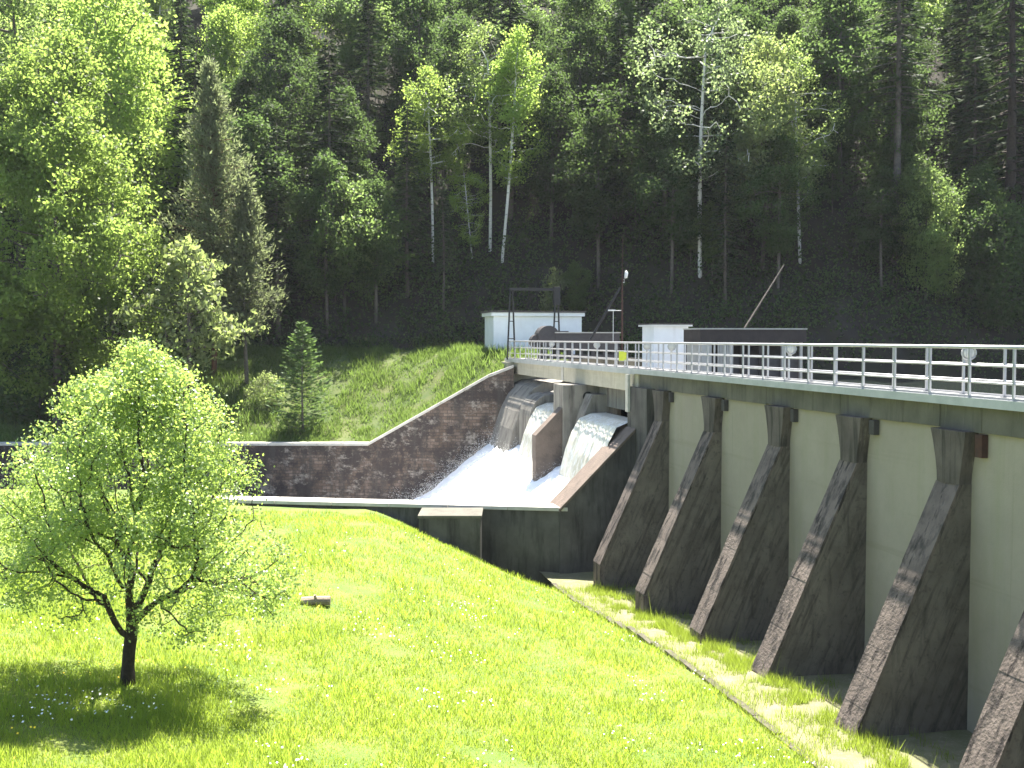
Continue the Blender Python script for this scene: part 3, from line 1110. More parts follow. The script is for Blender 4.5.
def wood_mesh(name, pos, par, r, sides=6, minr=0.0):
    n = len(pos)
    big = {}
    for i in range(1, n):
        p = par[i]
        if p not in big or r[i] > r[big[p]]: big[p] = i
    d = np.zeros((n, 3))
    for i in range(1, n):
        d[i] = pos[i] - pos[par[i]]
    d[0] = (0, 0, 1)
    V, Fc = [], []
    dn = unit(d)
    def ring(c, dr, rad):
        a = np.array([1, 0, 0.]) if abs(dr[0]) < 0.8 else np.array([0, 1., 0])
        u = np.cross(dr, a); u /= np.linalg.norm(u) + 1e-9
        w = np.cross(dr, u)
        th = np.arange(sides) * 2 * np.pi / sides
        return c + rad * (np.cos(th)[:, None] * u + np.sin(th)[:, None] * w)
    for i in range(1, n):
        if r[i] < minr: continue
        p = par[i]
        r0 = r[p] if big.get(p) == i else min(r[p], r[i] * 1.15)
        d0 = dn[p] if (big.get(p) == i and p > 0) else dn[i]
        if np.dot(d0, dn[i]) < 0.3: d0 = dn[i]
        b = len(V) * sides
        V.append(ring(pos[p], d0, r0)); V.append(ring(pos[i], dn[i], r[i]))
        for k in range(sides):
            k2 = (k + 1) % sides
            Fc.append((b + k, b + k2, b + sides + k2, b + sides + k))
    return np_mesh(name, np.concatenate(V), Fc, True)


def leaves_around(centers, per, sig, L, W, rng, droop=0.0, up=0.35):
    c = np.repeat(centers, per, axis=0) + rng.normal(size=(len(centers) * per, 3)) * np.array([sig, sig, sig * 0.8])
    n = len(c)
    tang = unit(rng.normal(size=(n, 3)) + np.array([0, 0, -droop]))
    nrm = unit(rng.normal(size=(n, 3)) + np.array([0, 0, up * 2]))
    return quads(c, tang, nrm, rng.uniform(0.65, 1.3, n) * L, rng.uniform(0.65, 1.3, n) * W)


def sample_crown(n, env, zlo, zhi, rmax, rng, gap=0.0, gs=0.5, shell=0.35):
    """points inside an envelope env(z, angle)->radius, thinned by noise so the crown has gaps"""
    pts = []
    off = rng.uniform(0, 100)
    while len(pts) < n:
        z = rng.uniform(zlo, zhi)
        a = rng.uniform(0, 2 * math.pi)
        R_ = env(z, a)
        if R_ <= 0: continue
        if rng.uniform() > (R_ / rmax) ** 1.1 + 0.06: continue
        rr = R_ * (shell + (1 - shell) * rng.uniform()) if rng.uniform() < 0.7 else R_ * math.sqrt(rng.uniform())
        p = (rr * math.cos(a), rr * math.sin(a), z)
        if noise.noise(Vector(p) * gs + Vector((off, off, 0))) < gap: continue
        pts.append(p)
    return np.array(pts)


def make_broadleaf(name, label, cat, h, rad, cb, seed, leaf, bark, n_attr=420, per=28, L=0.24, W=0.17, sig=0.34, top=0.5, tip=0.012,
                   gap=-0.12, lean=(0, 0), gs=0.5, droop=0.0, trunk_r=None, bulge=0.38):
    rng = np.random.default_rng(seed)
    zlo, zhi = h * cb, h
    ph = rng.uniform(0, 6.28, 4)
    def env(z, a):
        u = (z - zlo) / (zhi - zlo)
        if u < 0 or u > 1: return 0
        shape = (math.sin(math.pi * min(1, u / (2 * bulge))) if u < bulge else 1.0) if u < bulge else max(0.0, 1 - ((u - bulge) / (1 - bulge)) ** 1.9) ** (top + 0.25)
        if u < bulge: shape = 0.45 + 0.55 * math.sin(math.pi / 2 * u / bulge)
        lob = 1 + 0.22 * math.sin(2 * a + ph[0] + u * 5) + 0.16 * math.sin(3 * a + ph[1] - u * 7) + 0.12 * math.sin(9 * u + ph[2])
        return rad * shape * lob
    A = sample_crown(n_attr, env, zlo, zhi, rad * 1.4, rng, gap, gs)
    A[:, 0] += lean[0] * (A[:, 2] / h); A[:, 1] += lean[1] * (A[:, 2] / h)
    step = h / 34
    nt_ = max(3, int(h * 0.8 / step))
    w = rng.normal(size=2) * h * 0.012
    trunk = [(lean[0] * k / nt_ * 0.8 + w[0] * math.sin(3 * k / nt_), lean[1] * k / nt_ * 0.8 + w[1] * math.sin(2.3 * k / nt_), h * 0.8 * k / nt_ - (0.6 if k == 0 else 0)) for k in range(nt_ + 1)]
    pos, par = colonize(A, trunk, step, h * 0.22, step * 1.5, rng, 90)
    r = radii(pos, par, tip)
    tr = trunk_r or h * 0.014
    k = tr / r[0]
    r = np.minimum(r * k, tr) if k < 1 else r * k ** 0.8
    root = empty(name)
    tag(root, label, cat)
    link('trunk', wood_mesh('trunk', pos, par, r, 6, 0.008), M[bark], root)
    V, Fc = leaves_around(A, per, sig, L, W, rng, droop)
    link('crown', np_mesh('crown', V, Fc), M[leaf], root)
    return root


def make_conifer(name, label, cat, h, rad, cb, seed, leaf, bark, whorl=0.42, nb=6, npt=13, L=0.42, W=0.12, droop=0.25, irregular=0.25, trunk_r=None, rise=0.0, fuzz=0.0):
    rng = np.random.default_rng(seed)
    root = empty(name)
    tag(root, label, cat)
    tr = trunk_r or h * 0.012
    w = MB()
    n = 14
    bend = rng.normal(size=2) * h * 0.006
    tp = lambda z: np.array([bend[0] * math.sin(z / h * 4), bend[1] * math.sin(z / h * 3.1), z])
    w.tube([tp(h * k / n) - np.array([0, 0, 0.5 if k == 0 else 0]) for k in range(n + 1)], [tr * (1 - 0.93 * k / n) for k in range(n + 1)], 8)
    C, T, Nn = [], [], []
    z = h * cb
    while z < h * 0.99:
        u = (z - h * cb) / (h * (1 - cb))
        base_r = rad * ((1 - u) ** 0.85) * (0.55 + 0.45 * min(1, u / 0.14))
        a0 = rng.uniform(0, 6.28)
        m_ = nb if u < 0.85 else 4
        for b in range(m_):
            if rng.uniform() < irregular * 0.5: continue
            a = a0 + 2 * math.pi * b / m_ + rng.normal() * 0.25
            Lb = base_r * rng.uniform(1 - irregular * 1.6, 1 + irregular * 0.7) + 0.1
            dr = droop * rng.uniform(0.5, 1.4)
            zz = z + rng.uniform(-0.5, 0.5) * whorl
            pts = []
            for k in range(5):
                q = k / 4
                pts.append(tp(zz) + np.array([math.cos(a) * Lb * q, math.sin(a) * Lb * q, rise * Lb * q - dr * Lb * (q ** 1.4) + 0.12 * Lb * q ** 3]))
            if Lb > 0.5: w.tube(pts[:4], [tr * 0.16, tr * 0.12, tr * 0.09, tr * 0.04], 4)
            nn = max(4, int(npt * (0.4 + 0.6 * Lb / rad)))
            qs = rng.uniform(0.12, 1.0, nn)
            pa = np.array(pts)
            for q in qs:
                f = q * 4; i = min(3, int(f)); c = pa[i] + (pa[i + 1] - pa[i]) * (f - i)
                d = pa[i + 1] - pa[i]; d = d / (np.linalg.norm(d) + 1e-9)
                side = np.array([-math.sin(a), math.cos(a), 0]) * rng.choice([-1, 1])
                ang = rng.uniform(0.2, 1.0)
                t_ = d * math.cos(ang) + side * math.sin(ang) + np.array([0, 0, -0.25 * rng.uniform(-0.3, 1) + fuzz * 0.9]) + rng.normal(size=3) * fuzz
                ll = L * rng.uniform(0.6, 1.3)
                C.append(c + t_ * ll * 0.42 + rng.normal(size=3) * (0.04 + 0.25 * fuzz)); T.append(t_); Nn.append(np.array([0, -0.2, 0.6]) + rng.normal(size=3) * 0.8)
        z += whorl * rng.uniform(0.8, 1.2) * (0.55 + 0.45 * (1 - u))
    C = np.array(C); T = unit(np.array(T)); Nn = unit(np.array(Nn))
    k = len(C)
    V, Fc = quads(C, T, Nn, rng.uniform(0.7, 1.3, k) * L, rng.uniform(0.7, 1.4, k) * W)
    w.build('trunk', M[bark], root, smooth=True)
    link('crown', np_mesh('crown', V, Fc), M[leaf], root)
    return root


# ---- the small orchard tree in the meadow
def orchard_tree():
    rng = np.random.default_rng(21)
    p = at(128, 684, 20.0)
    zg = meadow_z(p[0], p[1])
    Y = 20.0
    # match the base pixel on the real slope
    for _ in range(200):
        q = at(128, 684, Y)
        if q[2] <= meadow_z(q[0], q[1]): break
        Y += 0.05
    p = at(128, 684, Y)
    k = Y / F
    H = (684 - 343) * k
    def env(z, a):
        u = z / H
        ex = max(0.0, math.cos(a)); wx = max(0.0, -math.cos(a))
        zz = [0.10, 0.2, 0.3, 0.40, 0.52, 0.65, 0.78, 0.9, 1.0]
        right = np.interp(u, zz, [0.0, 150, 176, 156, 128, 112, 96, 62, 12])
        left = np.interp(u, zz, [0.0, 62, 118, 146, 158, 142, 104, 58, 12])
        mid = np.interp(u, zz, [0.0, 60, 92, 102, 100, 92, 78, 50, 12])
        R_ = (mid * (1 - abs(math.cos(a))) + right * ex + left * wx)
        return R_ * k * 0.98 * (1 + 0.10 * math.sin(3 * a + u * 9) + 0.08 * math.sin(5 * a - 11 * u))
    A = sample_crown(2250, env, H * 0.12, H, 178 * k, rng, -0.09, 1.15, 0.35)
    # keep the trunk zone open near the ground
    keep = ~((A[:, 2] < H * 0.30) & (np.hypot(A[:, 0], A[:, 1]) < 60 * k))
    keep &= ~((A[:, 2] < H * 0.42) & (np.hypot(A[:, 0], A[:, 1]) < 95 * k) & (rng.uniform(size=len(A)) < 0.65))
    A = A[keep]
    A[:, 0] += 16 * k * (A[:, 2] / H)
    trunk = [(0, 0, -0.25), (0.0, 0, 0.1), (0.01, 0, 0.35), (0.03, 0.01, 0.62), (0.07, 0, 0.88), (0.09, 0.01, 1.12), (0.08, 0.0, 1.36), (0.05, -.02, 1.6), (0.06, 0.02, 1.86), (0.1, 0.05, 2.1)]
    extra = [[(-0.09, -0.05, 1.0), (-0.2, -0.08, 1.2), (-0.3, -0.1, 1.45), (-0.38, -0.12, 1.7)],
             [(0.25, -0.05, 1.28), (0.45, -0.1, 1.48), (0.7, -0.12, 1.66), (1.0, -0.15, 1.78)],
             [(0.22, 0.12, 1.55), (0.34, 0.2, 1.85), (0.42, 0.26, 2.15)]]
    # one skeleton with a few pre-set forks
    pos0 = list(trunk); par0 = [-1] + list(range(len(trunk) - 1))
    for br_, at_i in zip(extra, (4, 5, 6)):
        prev = at_i
        for q in br_:
            pos0.append(q); par0.append(prev); prev = len(pos0) - 1
    pos, par = colonize2(A, pos0, par0, 0.14, 1.3, 0.2, rng)
    r = radii(pos, par, 0.0058, 2.25)
    r = np.minimum(r * (0.125 / r[0]), 0.125) if r[0] > 0.125 else r * (0.125 / r[0]) ** 0.9
    r[:2] *= 1.18
    root = empty('orchard_tree', (p[0], p[1], meadow_z(p[0], p[1])))
    tag(root, 'small bushy green tree with a dark forked trunk standing alone in the meadow', 'tree')
    link('trunk', wood_mesh('trunk', pos, par, r, 7, 0.0), M['bark'], root)
    V, Fc = leaves_around(A, 40, 0.125, 0.064, 0.042, rng, 0.15)
    link('crown', np_mesh('crown', V, Fc), M['lf_apple'], root)


def colonize2(A, pos0, par0, step, infl, kill, rng):
    pos = [np.array(p, float) for p in pos0]; par = list(par0)
    alive = np.ones(len(A), bool)
    D = np.linalg.norm(A[:, None, :] - np.array(pos)[None], axis=2)
    near = D.argmin(1); nd = D.min(1)
    for it in range(120):
        idx = np.where(alive & (nd < infl))[0]
        if len(idx) == 0: break
        g = {}
        for i in idx: g.setdefault(int(near[i]), []).append(i)
        new = []
        for n_, ii in g.items():
            d = unit(A[ii] - pos[n_]).mean(0) + rng.normal(size=3) * 0.13 + np.array([0, 0, 0.07])
            d /= np.linalg.norm(d) + 1e-9
            new.append((n_, pos[n_] + d * step))
        b = len(pos)
        for n_, q in new: pos.append(q); par.append(n_)
        Q = np.array([q for _, q in new])
        ai = np.where(alive)[0]
        dq = np.linalg.norm(A[ai][:, None, :] - Q[None], axis=2)
        m_ = dq.min(1); k_ = dq.argmin(1)
        bt = m_ < nd[ai]
        nd[ai[bt]] = m_[bt]; near[ai[bt]] = b + k_[bt]
        alive[ai[m_ < kill]] = False
        if len(pos) > 6000: break
    return np.array(pos), np.array(par)


orchard_tree()

# ---- individual trees in front of the wood
def put(o, base, top_py, h_model, wscale=1.0, rz=0.0):
    """stand a tree on a point and scale it so its top reaches the given image row"""
    topz = at(512, top_py, base[1])[2]
    k = (topz - base[2]) / h_model
    o.location = tuple(base)
    o.scale = (k * wscale, k * wscale, k)
    o.rotation_euler = (0, 0, rz)
    return o


def gpt(px, Y):
    x = (px - 512) / F * Y
    return np.array([x, Y, far_z(x, Y)])


t = make_broadleaf('poplar_tree', 'tall bright green poplar with a pale trunk at the left edge of the photo', 'tree', 20, 5.6, 0.10, 3, 'lf_bright', 'barkgrey',
                   n_attr=760, per=125, L=0.19, W=0.155, sig=0.40, top=0.55, gap=0.02, gs=0.42, bulge=0.42)
put(t, gpt(56, 72), 28, 20, 0.94)
t = make_broadleaf('maple_tree', 'bright yellow green broadleaf tree rising behind the poplar top', 'tree', 20, 5.0, 0.3, 4, 'lf_bright', 'barkgrey', n_attr=420, per=80, L=0.21, W=0.165, sig=0.40, gap=0.0)
put(t, gpt(112, 84), -22, 20)
t = make_broadleaf('ash_tree', 'pale green tree crown at the top left corner behind the poplar', 'tree', 20, 5.5, 0.3, 5, 'lf_birch', 'barkgrey', n_attr=420, per=80, L=0.21, W=0.16, sig=0.40, gap=0.0)
put(t, gpt(20, 88), -45, 20)
t = make_conifer('pine_tree', 'tall grey green pine with a reddish trunk on the grassy bank', 'tree', 20, 4.6, 0.24, 6, 'nd_pine', 'barkred', whorl=0.34, nb=9, npt=80, L=0.36, W=0.11, droop=0.3, irregular=0.5, rise=0.4, trunk_r=0.24, fuzz=0.6)
b_ = hit(214, 374); put(t, b_, 62, 20, 0.78)
t = make_conifer('pine_tree', 'shorter olive green pine with a bare lower trunk right of the tall pine', 'tree', 13, 3.5, 0.26, 8, 'nd_pine', 'barkgrey', whorl=0.34, nb=8, npt=70, L=0.34, W=0.11, droop=0.35, irregular=0.5, rise=0.4, trunk_r=0.17, fuzz=0.6)
b_ = hit(247, 384); put(t, b_, 178, 13, 0.86)
t = make_conifer('young_spruce', 'small bushy young spruce on the grassy bank above the retaining wall', 'tree', 6.5, 2.35, 0.03, 9, 'nd_young', 'barkgrey', whorl=0.24, nb=7, npt=16, L=0.34, W=0.11, droop=0.05, irregular=0.25, rise=0.2)
b_ = hit(303, 434); put(t, b_, 322, 6.5, 0.95)
t = make_broadleaf('rowan_tree', 'small pale leaved tree standing left of the tall pine trunk', 'tree', 9, 2.9, 0.34, 10, 'lf_pale', 'barkgrey', n_attr=300, per=14, L=0.3, W=0.2, sig=0.28, gap=-0.1)
put(t, gpt(189, 69.2), 243, 9, 0.9)
t = make_broadleaf('hazel_tree', 'rounded mid green tree at the foot of the dark wood left of the birches', 'tree', 10, 4.0, 0.06, 11, 'lf_mid', 'barkgrey', n_attr=420, per=28, L=0.25, W=0.18, sig=0.36, gap=-0.1)
put(t, gpt(345, 83.5), 165, 10, 0.9)


def birch(px, bpy_, tpy, label, seed, rad=2.6, cb=0.38, leaf='lf_birch', lean=(0, 0), w=1.0, gap=0.05):
    t_ = make_broadleaf('birch_tree', label, 'tree', 16, rad, cb, seed, leaf, 'birchbark', n_attr=260, per=34, L=0.18, W=0.14, sig=0.3, top=0.7, gap=gap, droop=0.5, lean=lean, gs=0.55, trunk_r=0.15, tip=0.008)
    b__ = hit(px, bpy_)
    put(t_, b__, tpy, 16, w)


birch(433, 262, 66, 'leftmost of the slim white stemmed birches on the dark slope', 12, 3.2, 0.42, 'lf_bright', (-0.5, 0))
birch(490, 252, 14, 'tallest white stemmed birch in the middle of the dark slope', 13, 3.2, 0.36, 'lf_birch', (-0.2, 0))
birch(502, 262, 28, 'slim birch close to the right of the tallest birch stem', 14, 2.2, 0.34, 'lf_bright', (1.2, -0.5))
birch(472, 258, 150, 'low leaning birch between the white birch stems', 15, 3.0, 0.12, 'lf_bright', (-1.5, 0))
birch(700, 277, -20, 'tall birch with a bright white stem right of the middle of the wood', 16, 4.0, 0.30, 'lf_muted', (0.3, 0), 1.0, -0.04)
birch(800, 262, 40, 'birch with a drooping light green crown and thin grey stem', 17, 3.0, 0.25, 'lf_birch', (-0.6, 0), 1.0, -0.04)
t = make_broadleaf('whitebeam_tree', 'silvery grey leaved tree between two birches on the right slope', 'tree', 15, 3.8, 0.3, 18, 'lf_pale', 'barkgrey', n_attr=420, per=30, L=0.24, W=0.18, sig=0.36, gap=-0.05)
b_ = hit(762, 268); put(t, b_, 38, 15, 0.85)
t = make_broadleaf('willow_tree', 'rounded pale green bushy tree by the water behind the walkway', 'tree', 9, 3.3, 0.05, 19, 'lf_birch', 'barkgrey', n_attr=420, per=28, L=0.24, W=0.17, sig=0.34, gap=-0.1)
put(t, gpt(925, 78.5), 172, 9, 0.72)
t = make_broadleaf('alder_tree', 'dark bushy alder at the right edge behind the railing', 'tree', 9, 4.0, 0.05, 20, 'lf_dark', 'barkgrey', n_attr=420, per=28, L=0.25, W=0.18, sig=0.36, gap=-0.1)
put(t, gpt(1000, 77.5), 200, 9, 0.9)
t = make_broadleaf('shrub_tree', 'low sunlit bush behind the roof of the long white building', 'bush', 5, 1.6, 0.05, 22, 'lf_pale', 'barkgrey', n_attr=120, per=14, L=0.26, W=0.2, sig=0.26)
put(t, gpt(553, 83), 268, 5, 0.7)
t = make_conifer('spruce_tree', 'tall dark spruce with a bare straight trunk on the right slope', 'tree', 24, 3.6, 0.42, 23, 'nd_spruce', 'barkgrey', whorl=0.5, nb=6, npt=16, L=0.6, W=0.16, droop=0.35, irregular=0.4, trunk_r=0.32)
b_ = hit(895, 262); put(t, b_, -110, 24, 1.0)
t = make_conifer('spruce_tree', 'tall dark spruce with a thick trunk at the right edge of the photo', 'tree', 24, 4.2, 0.22, 24, 'nd_spruce', 'bark', whorl=0.55, nb=5, npt=15, L=0.6, W=0.16, droop=0.35, irregular=0.45, trunk_r=0.42)
b_ = hit(1006, 290); put(t, b_, -120, 24, 1.0)

# ---- the wood on the hillside: a few kinds, copied
kinds = []
def proto(make, *a, **k):
    o = make(*a, **k)
    kinds.append(o)
    return o


protos = {
    'dkA': make_broadleaf('broadleaf_tree', '', '', 16, 3.9, 0.25, 31, 'lf_dark', 'barkgrey', n_attr=266, per=54, L=0.24, W=0.18, sig=0.36, gap=0.02),
    'dkB': make_broadleaf('broadleaf_tree', '', '', 15, 3.4, 0.3, 32, 'lf_dark', 'barkgrey', n_attr=237, per=54, L=0.24, W=0.18, sig=0.36, gap=0.02),
    'mdA': make_broadleaf('broadleaf_tree', '', '', 16, 4.0, 0.25, 33, 'lf_mid', 'barkgrey', n_attr=280, per=54, L=0.24, W=0.18, sig=0.36, gap=0.02),
    'mdB': make_broadleaf('broadleaf_tree', '', '', 15, 3.3, 0.3, 34, 'lf_mid', 'barkgrey', n_attr=237, per=54, L=0.24, W=0.18, sig=0.36, gap=0.02),
    'brA': make_broadleaf('broadleaf_tree', '', '', 16, 3.8, 0.3, 35, 'lf_bright', 'barkgrey', n_attr=266, per=54, L=0.24, W=0.18, sig=0.36, gap=0.02),
    'brB': make_broadleaf('birch_tree', '', '', 16, 3.0, 0.3, 36, 'lf_birch', 'birchbark', n_attr=237, per=54, L=0.24, W=0.18, sig=0.36, gap=0.02, droop=0.5, trunk_r=0.15),
    'spA': make_conifer('spruce_tree', '', '', 20, 3.2, 0.12, 37, 'nd_spruce', 'barkgrey', whorl=0.5, nb=7, npt=15, L=0.6, W=0.17, droop=0.3, irregular=0.25),
    'spB': make_conifer('spruce_tree', '', '', 19, 2.9, 0.35, 38, 'nd_spruce', 'barkgrey', whorl=0.5, nb=6, npt=15, L=0.6, W=0.17, droop=0.3, irregular=0.35),
}
LAB = {
    'dk': ('dark green broadleaf tree among the shaded trees on the wooded hillside', 'dark broadleaf trees of the hillside wood'),
    'md': ('mid green broadleaf tree among the trees covering the wooded hillside', 'mid green broadleaf trees of the hillside wood'),
    'br': ('bright green broadleaf tree in sun among the upper hillside trees', 'sunlit trees of the hillside wood'),
    'bi': ('pale green birch among the upper trees of the wooded hillside', 'birches of the hillside wood'),
    'sp': ('dark narrow spruce among the trees of the wooded hillside', 'spruces of the hillside wood'),
}
HM = {'dkA': 16, 'dkB': 15, 'mdA': 16, 'mdB': 15, 'brA': 16, 'brB': 16, 'spA': 20, 'spB': 19}
used = set()
rnd = random.Random(5)


def wood(key, x, y, k):
    o = protos[key] if key not in used else copy_tree(protos[key])
    used.add(key)
    o.location = (x, y, far_z(x, y) - 0.2)
    o.scale = (k * rnd.uniform(0.85, 1.15), k * rnd.uniform(0.85, 1.15), k)
    o.rotation_euler = (0, 0, rnd.uniform(0, 6.28))
    lk = 'bi' if key == 'brB' else key[:2]
    tag(o, LAB[lk][0], 'tree', LAB[lk][1])


rows = [(80.5, 4.6), (84.5, 5.0), (88.5, 5.2), (93.5, 5.4), (99, 5.6), (105, 6.0), (112, 6.2), (120, 6.6), (129, 7.5)]
for ri, (yy, sp_) in enumerate(rows):
    halfw = yy * 0.50 + 5
    x = -halfw + rnd.uniform(0, sp_)
    while x < halfw:
        X = x + rnd.uniform(-1.4, 1.4)
        Yv = yy + rnd.uniform(-1.8, 1.8)
        px = 512 + F * X / Yv
        x += sp_ * rnd.uniform(0.8, 1.25)
        if ri <= 2 and 395 < px < 545: continue       # rock face and birches stand in the open
        if ri == 0 and (px < 600 or (X > 9 and Yv < 77)): continue
        if ri == 0 and X < 8 and X > -3: continue
        q = rnd.random()
        if px < 330 and ri >= 4:
            key = 'brA' if q < 0.38 else 'brB' if q < 0.62 else 'mdA' if q < 0.85 else 'spA'
        elif ri <= 3:  # lower rows: slope shade put into the leaf colour with dark kinds
            key = 'spA' if q < 0.18 else 'spB' if q < 0.38 else 'dkA' if q < 0.72 else 'dkB' if q < 0.95 else 'mdB'
        elif ri <= 5:
            key = 'spA' if q < 0.14 else 'dkA' if q < 0.36 else 'mdA' if q < 0.6 else 'mdB' if q < 0.82 else 'brB'
        else:  # upper rows: sunlit look put into the leaf colour with brighter kinds
            key = 'mdA' if q < 0.2 else 'mdB' if q < 0.3 else 'brA' if q < 0.58 else 'brB' if q < 0.92 else 'spA'
        k = rnd.uniform(0.75, 1.12) * (0.8 if ri == 0 else 1.0)
        wood(key, X, Yv, k)

for X, yy, k_, key in ((-13.8, 82.3, 0.85, 'dkA'), (-10.2, 82.6, 0.72, 'dkB'), (-5.2, 83.0, 0.55, 'spB'), (-17.5, 82.5, 0.8, 'spA'), (-8.0, 84.5, 0.75, 'spA')):
    wood(key, X, yy, k_)
for i in range(90):
    yy = rnd.uniform(80.5, 97)
    X = rnd.uniform(-yy * 0.48, yy * 0.5)
    px = 512 + F * X / yy
    if 420 < px < 545 and yy > 84: continue
    if -4 < X < 6 and yy < 83: continue
    if X < 4 and yy < 83.5: continue
    wood(rnd.choice(['dkA', 'dkB', 'mdB', 'mdA', 'spA']), X, yy, rnd.uniform(0.28, 0.5))

# ---- undergrowth on the slope and along the edge of the wood
def undergrowth():
    rng = np.random.default_rng(77)
    C = []
    for i in range(5200):
        y = 75.5 + abs(rng.normal()) * 14
        x = rng.uniform(-y * 0.5 - 4, y * 0.5 + 4)
        if y < 80.5 and x < 8: continue
        if y < 83 and -1 < x < 8: continue
        if far_z(x, y) < -2.9: continue
        px = 512 + F * x / y
        z = far_z(x, y)
        hh = rng.uniform(0.3, 3.0) * (0.4 + 1.2 * max(0, 0.5 + nz(x, y, 0.22, 40))) * (1.0 if y > 82 else 0.6)
        for k in range(2):
            C.append((x + rng.normal() * 0.6, y + rng.normal() * 0.5, z + hh * rng.uniform(0.15, 1)))
    C = np.array(C)
    V, Fc = leaves_around(C, 14, 0.5, 0.24, 0.18, rng)
    tag(link('undergrowth', np_mesh('undergrowth', V, Fc), M['lf_dark']), kind='stuff')


undergrowth()

# shrubs on the bank
def shrub(label, px, py, tpy, seed, leaf, w=1.0, rad=1.6):
    t_ = make_broadleaf('shrub', label, 'shrub', 3.2, rad, 0.02, seed, leaf, 'barkgrey', n_attr=130, per=13, L=0.2, W=0.14, sig=0.2, gs=1.2)
    put(t_, hit(px, py), tpy, 3.2, w)


shrub('pale leafy shrub on the bank between the shorter pine and the young spruce', 268, 408, 372, 51, 'lf_pale', 1.0)
shrub('low dark shrub at the foot of the young spruce', 288, 436, 415, 52, 'lf_mid', 1.1)
shrub('dark shrub in the shade left of the pines', 150, 400, 330, 53, 'lf_dark', 1.2)
shrub('dark round shrub at the forest edge below the poplar', 40, 420, 335, 54, 'lf_dark', 1.4, 1.8)
shrub('mid green shrub beneath the right side of the poplar', 105, 415, 340, 55, 'lf_mid', 1.3, 1.8)
# ------------------------------------------------------------------ grass
def blades(pts, h, w, rng, lean=0.35):
    n = len(pts)
    a = rng.uniform(0, 2 * np.pi, n)
    side = np.stack([np.cos(a), np.sin(a), np.zeros(n)], 1) * (w * 0.5)[:, None]
    la = rng.uniform(0, 2 * np.pi, n)
    ln = rng.uniform(0, lean, n) * h
    tipv = pts + np.stack([np.cos(la) * ln, np.sin(la) * ln, h], 1)
    V = np.stack([pts - side, pts + side, tipv], 1).reshape(-1, 3)
    return V, np.arange(len(V)).reshape(-1, 3)


def meadow_points(n, rng, ymin=15.5, ymax=43.6):
    out_ = []
    u = rng.uniform(size=n * 2)
    ys_ = 1 / (1 / ymin + u * (1 / ymax - 1 / ymin))
    for y in ys_:
        xr = D0[0] + Dn[0] * TK + Dd[0] * ((y - D0[1] - Dn[1] * TK) / Dd[1])
        xl = -0.5 * y - 2.5
        x = rng.uniform(xl, xr + 0.1)
        if y > near_wall_y(x) + 0.0: continue
        if y > 41.6 and -3.7 < x < -1.1: continue
        out_.append((x, y, meadow_z(x, y) - 0.02))
        if len(out_) >= n: break
    return np.array(out_)


rg = np.random.default_rng(101)
pts = meadow_points(300000, rg)
cl = np.array([nz(p[0], p[1], 0.55, 11) + 0.6 * nz(p[0], p[1], 1.7, 12) for p in pts])
h = rg.uniform(0.06, 0.19, len(pts)) * (1 + 1.0 * np.clip(cl, -0.7, 1))
h[rg.uniform(size=len(pts)) < 0.0006] *= 3.2
w = rg.uniform(0.009, 0.021, len(pts)) * (0.7 + pts[:, 1] / 45)
V, Fc = blades(pts, h, w, rg, 0.9)
tag(link('meadow_grass', np_mesh('meadow_grass', V, Fc), M['grass']), kind='stuff')
# tall stems and weeds by the dam toe and along the kerb
def toe_points(n, rng):
    o = []
    while len(o) < n:
        s = rng.uniform(-9, 20)
        t_ = rng.choice([rng.normal(2.75, 0.35), rng.uniform(1.3, TK), rng.normal(TK, 0.12)], p=[0.55, 0.3, 0.15])
        if t_ < 1.0 or t_ > TK + 0.2: continue
        if nz(s, t_, 1.3, 31) + 0.5 * nz(s, t_, 4, 33) < -0.02 and abs(t_ - TK) > 0.2: continue
        if any(abs(s - b) < 0.45 for b in BUTT) and t_ < 2.72: continue
        p = P(s, t_, 0)
        o.append((p[0], p[1], kerb_z(p[1]) - 0.07))
    return np.array(o)


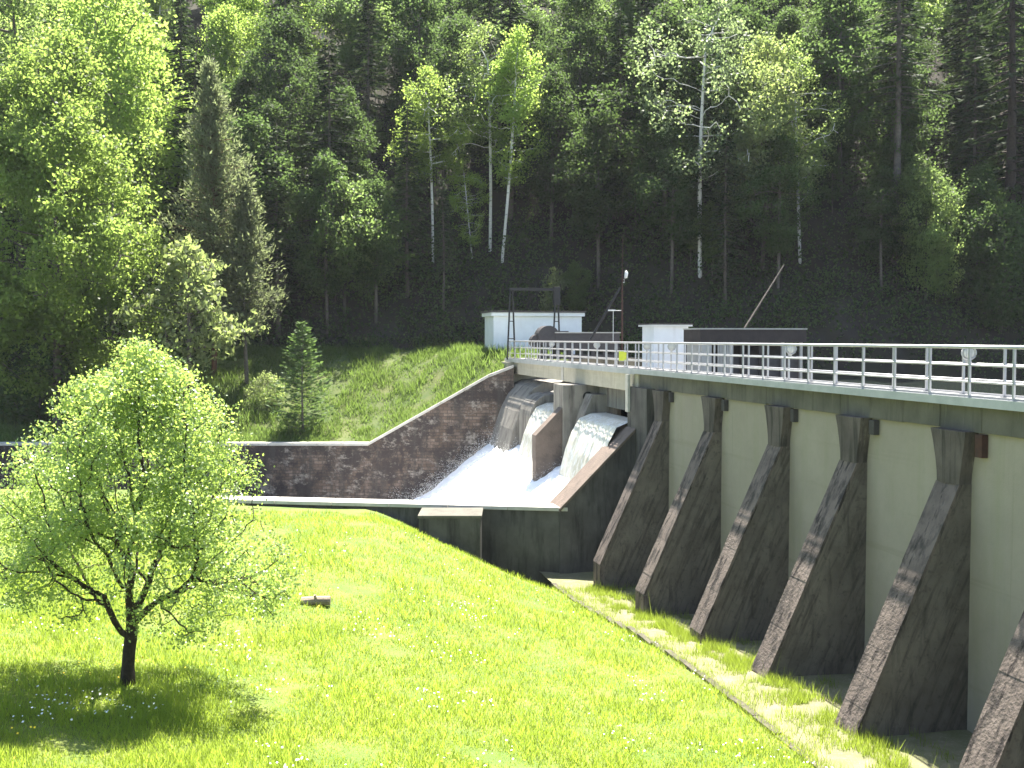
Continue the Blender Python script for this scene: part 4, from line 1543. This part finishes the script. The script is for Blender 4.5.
pts2 = toe_points(42000, rg)
h2 = rg.uniform(0.05, 0.26, len(pts2)) * rg.choice([1, 1, 1, 1.6], len(pts2))
h2[rg.uniform(size=len(pts2)) < 0.004] *= 2.8        # a few tall stems gone to seed
V, Fc = blades(pts2, h2, rg.uniform(0.008, 0.018, len(pts2)), rg, 0.7)
tag(link('toe_grass', np_mesh('toe_grass', V, Fc), M['grass']), kind='stuff')
# bank grass
bp_ = []
while len(bp_) < 120000:
    y = rg.uniform(66.3, 81.5)
    x = rg.uniform(-42, 3.2)
    if x > -0.5 and y < 69: continue
    bp_.append((x, y, far_z(x, y) - 0.03))
bp_ = np.array(bp_)
bn = np.array([nz(p[0], p[1], 0.45, 21) + 0.7 * nz(p[0], p[1], 1.4, 22) for p in bp_])
V, Fc = blades(bp_, rg.uniform(0.12, 0.42, len(bp_)) * (1 + 1.6 * np.clip(bn, -0.5, 0.8)), rg.uniform(0.03, 0.08, len(bp_)), rg, 0.9)
tag(link('bank_grass', np_mesh('bank_grass', V, Fc), M['grassb']), kind='stuff')
# flowers scattered in drifts
def flowers(name, n, m_, seed, thr, size):
    r_ = np.random.default_rng(seed)
    p_ = meadow_points(n * 6, r_, 16, 38)
    k = np.array([nz(p[0], p[1], 0.45, seed) + 0.5 * nz(p[0], p[1], 1.5, seed + 1) > thr for p in p_])
    p_ = p_[k][:n]
    p_[:, 2] += r_.uniform(0.12, 0.26, len(p_))
    nrm = unit(r_.normal(size=(len(p_), 3)) * 0.35 + np.array([0, -0.3, 1]))
    tg = unit(np.cross(nrm, r_.normal(size=(len(p_), 3))))
    s_ = r_.uniform(0.7, 1.3, len(p_)) * size
    V_, F_ = quads(p_, tg, nrm, s_, s_)
    tag(link(name, np_mesh(name, V_, F_), m_), kind='stuff')


flowers('white_flowers', 900, M['fl_white'], 61, 0.28, 0.04)
flowers('yellow_flowers', 600, M['fl_yellow'], 67, 0.35, 0.04)

# ------------------------------------------------------------------ summer haze in the valley air
hm, ht, ho = newmat('valley_haze')
pv = N(ht, "ShaderNodeVolumePrincipled")
pv.inputs["Color"].default_value = (0.93, 0.95, 1.0, 1)
pv.inputs["Density"].default_value = 0.00012
pv.inputs["Anisotropy"].default_value = 0.1
ht.links.new(pv.outputs[0], ho.inputs["Volume"])
mb = MB()
mb.box(-720, 720, -720, 720, -14.4, 100)
tag(mb.build('haze', hm), kind='stuff')
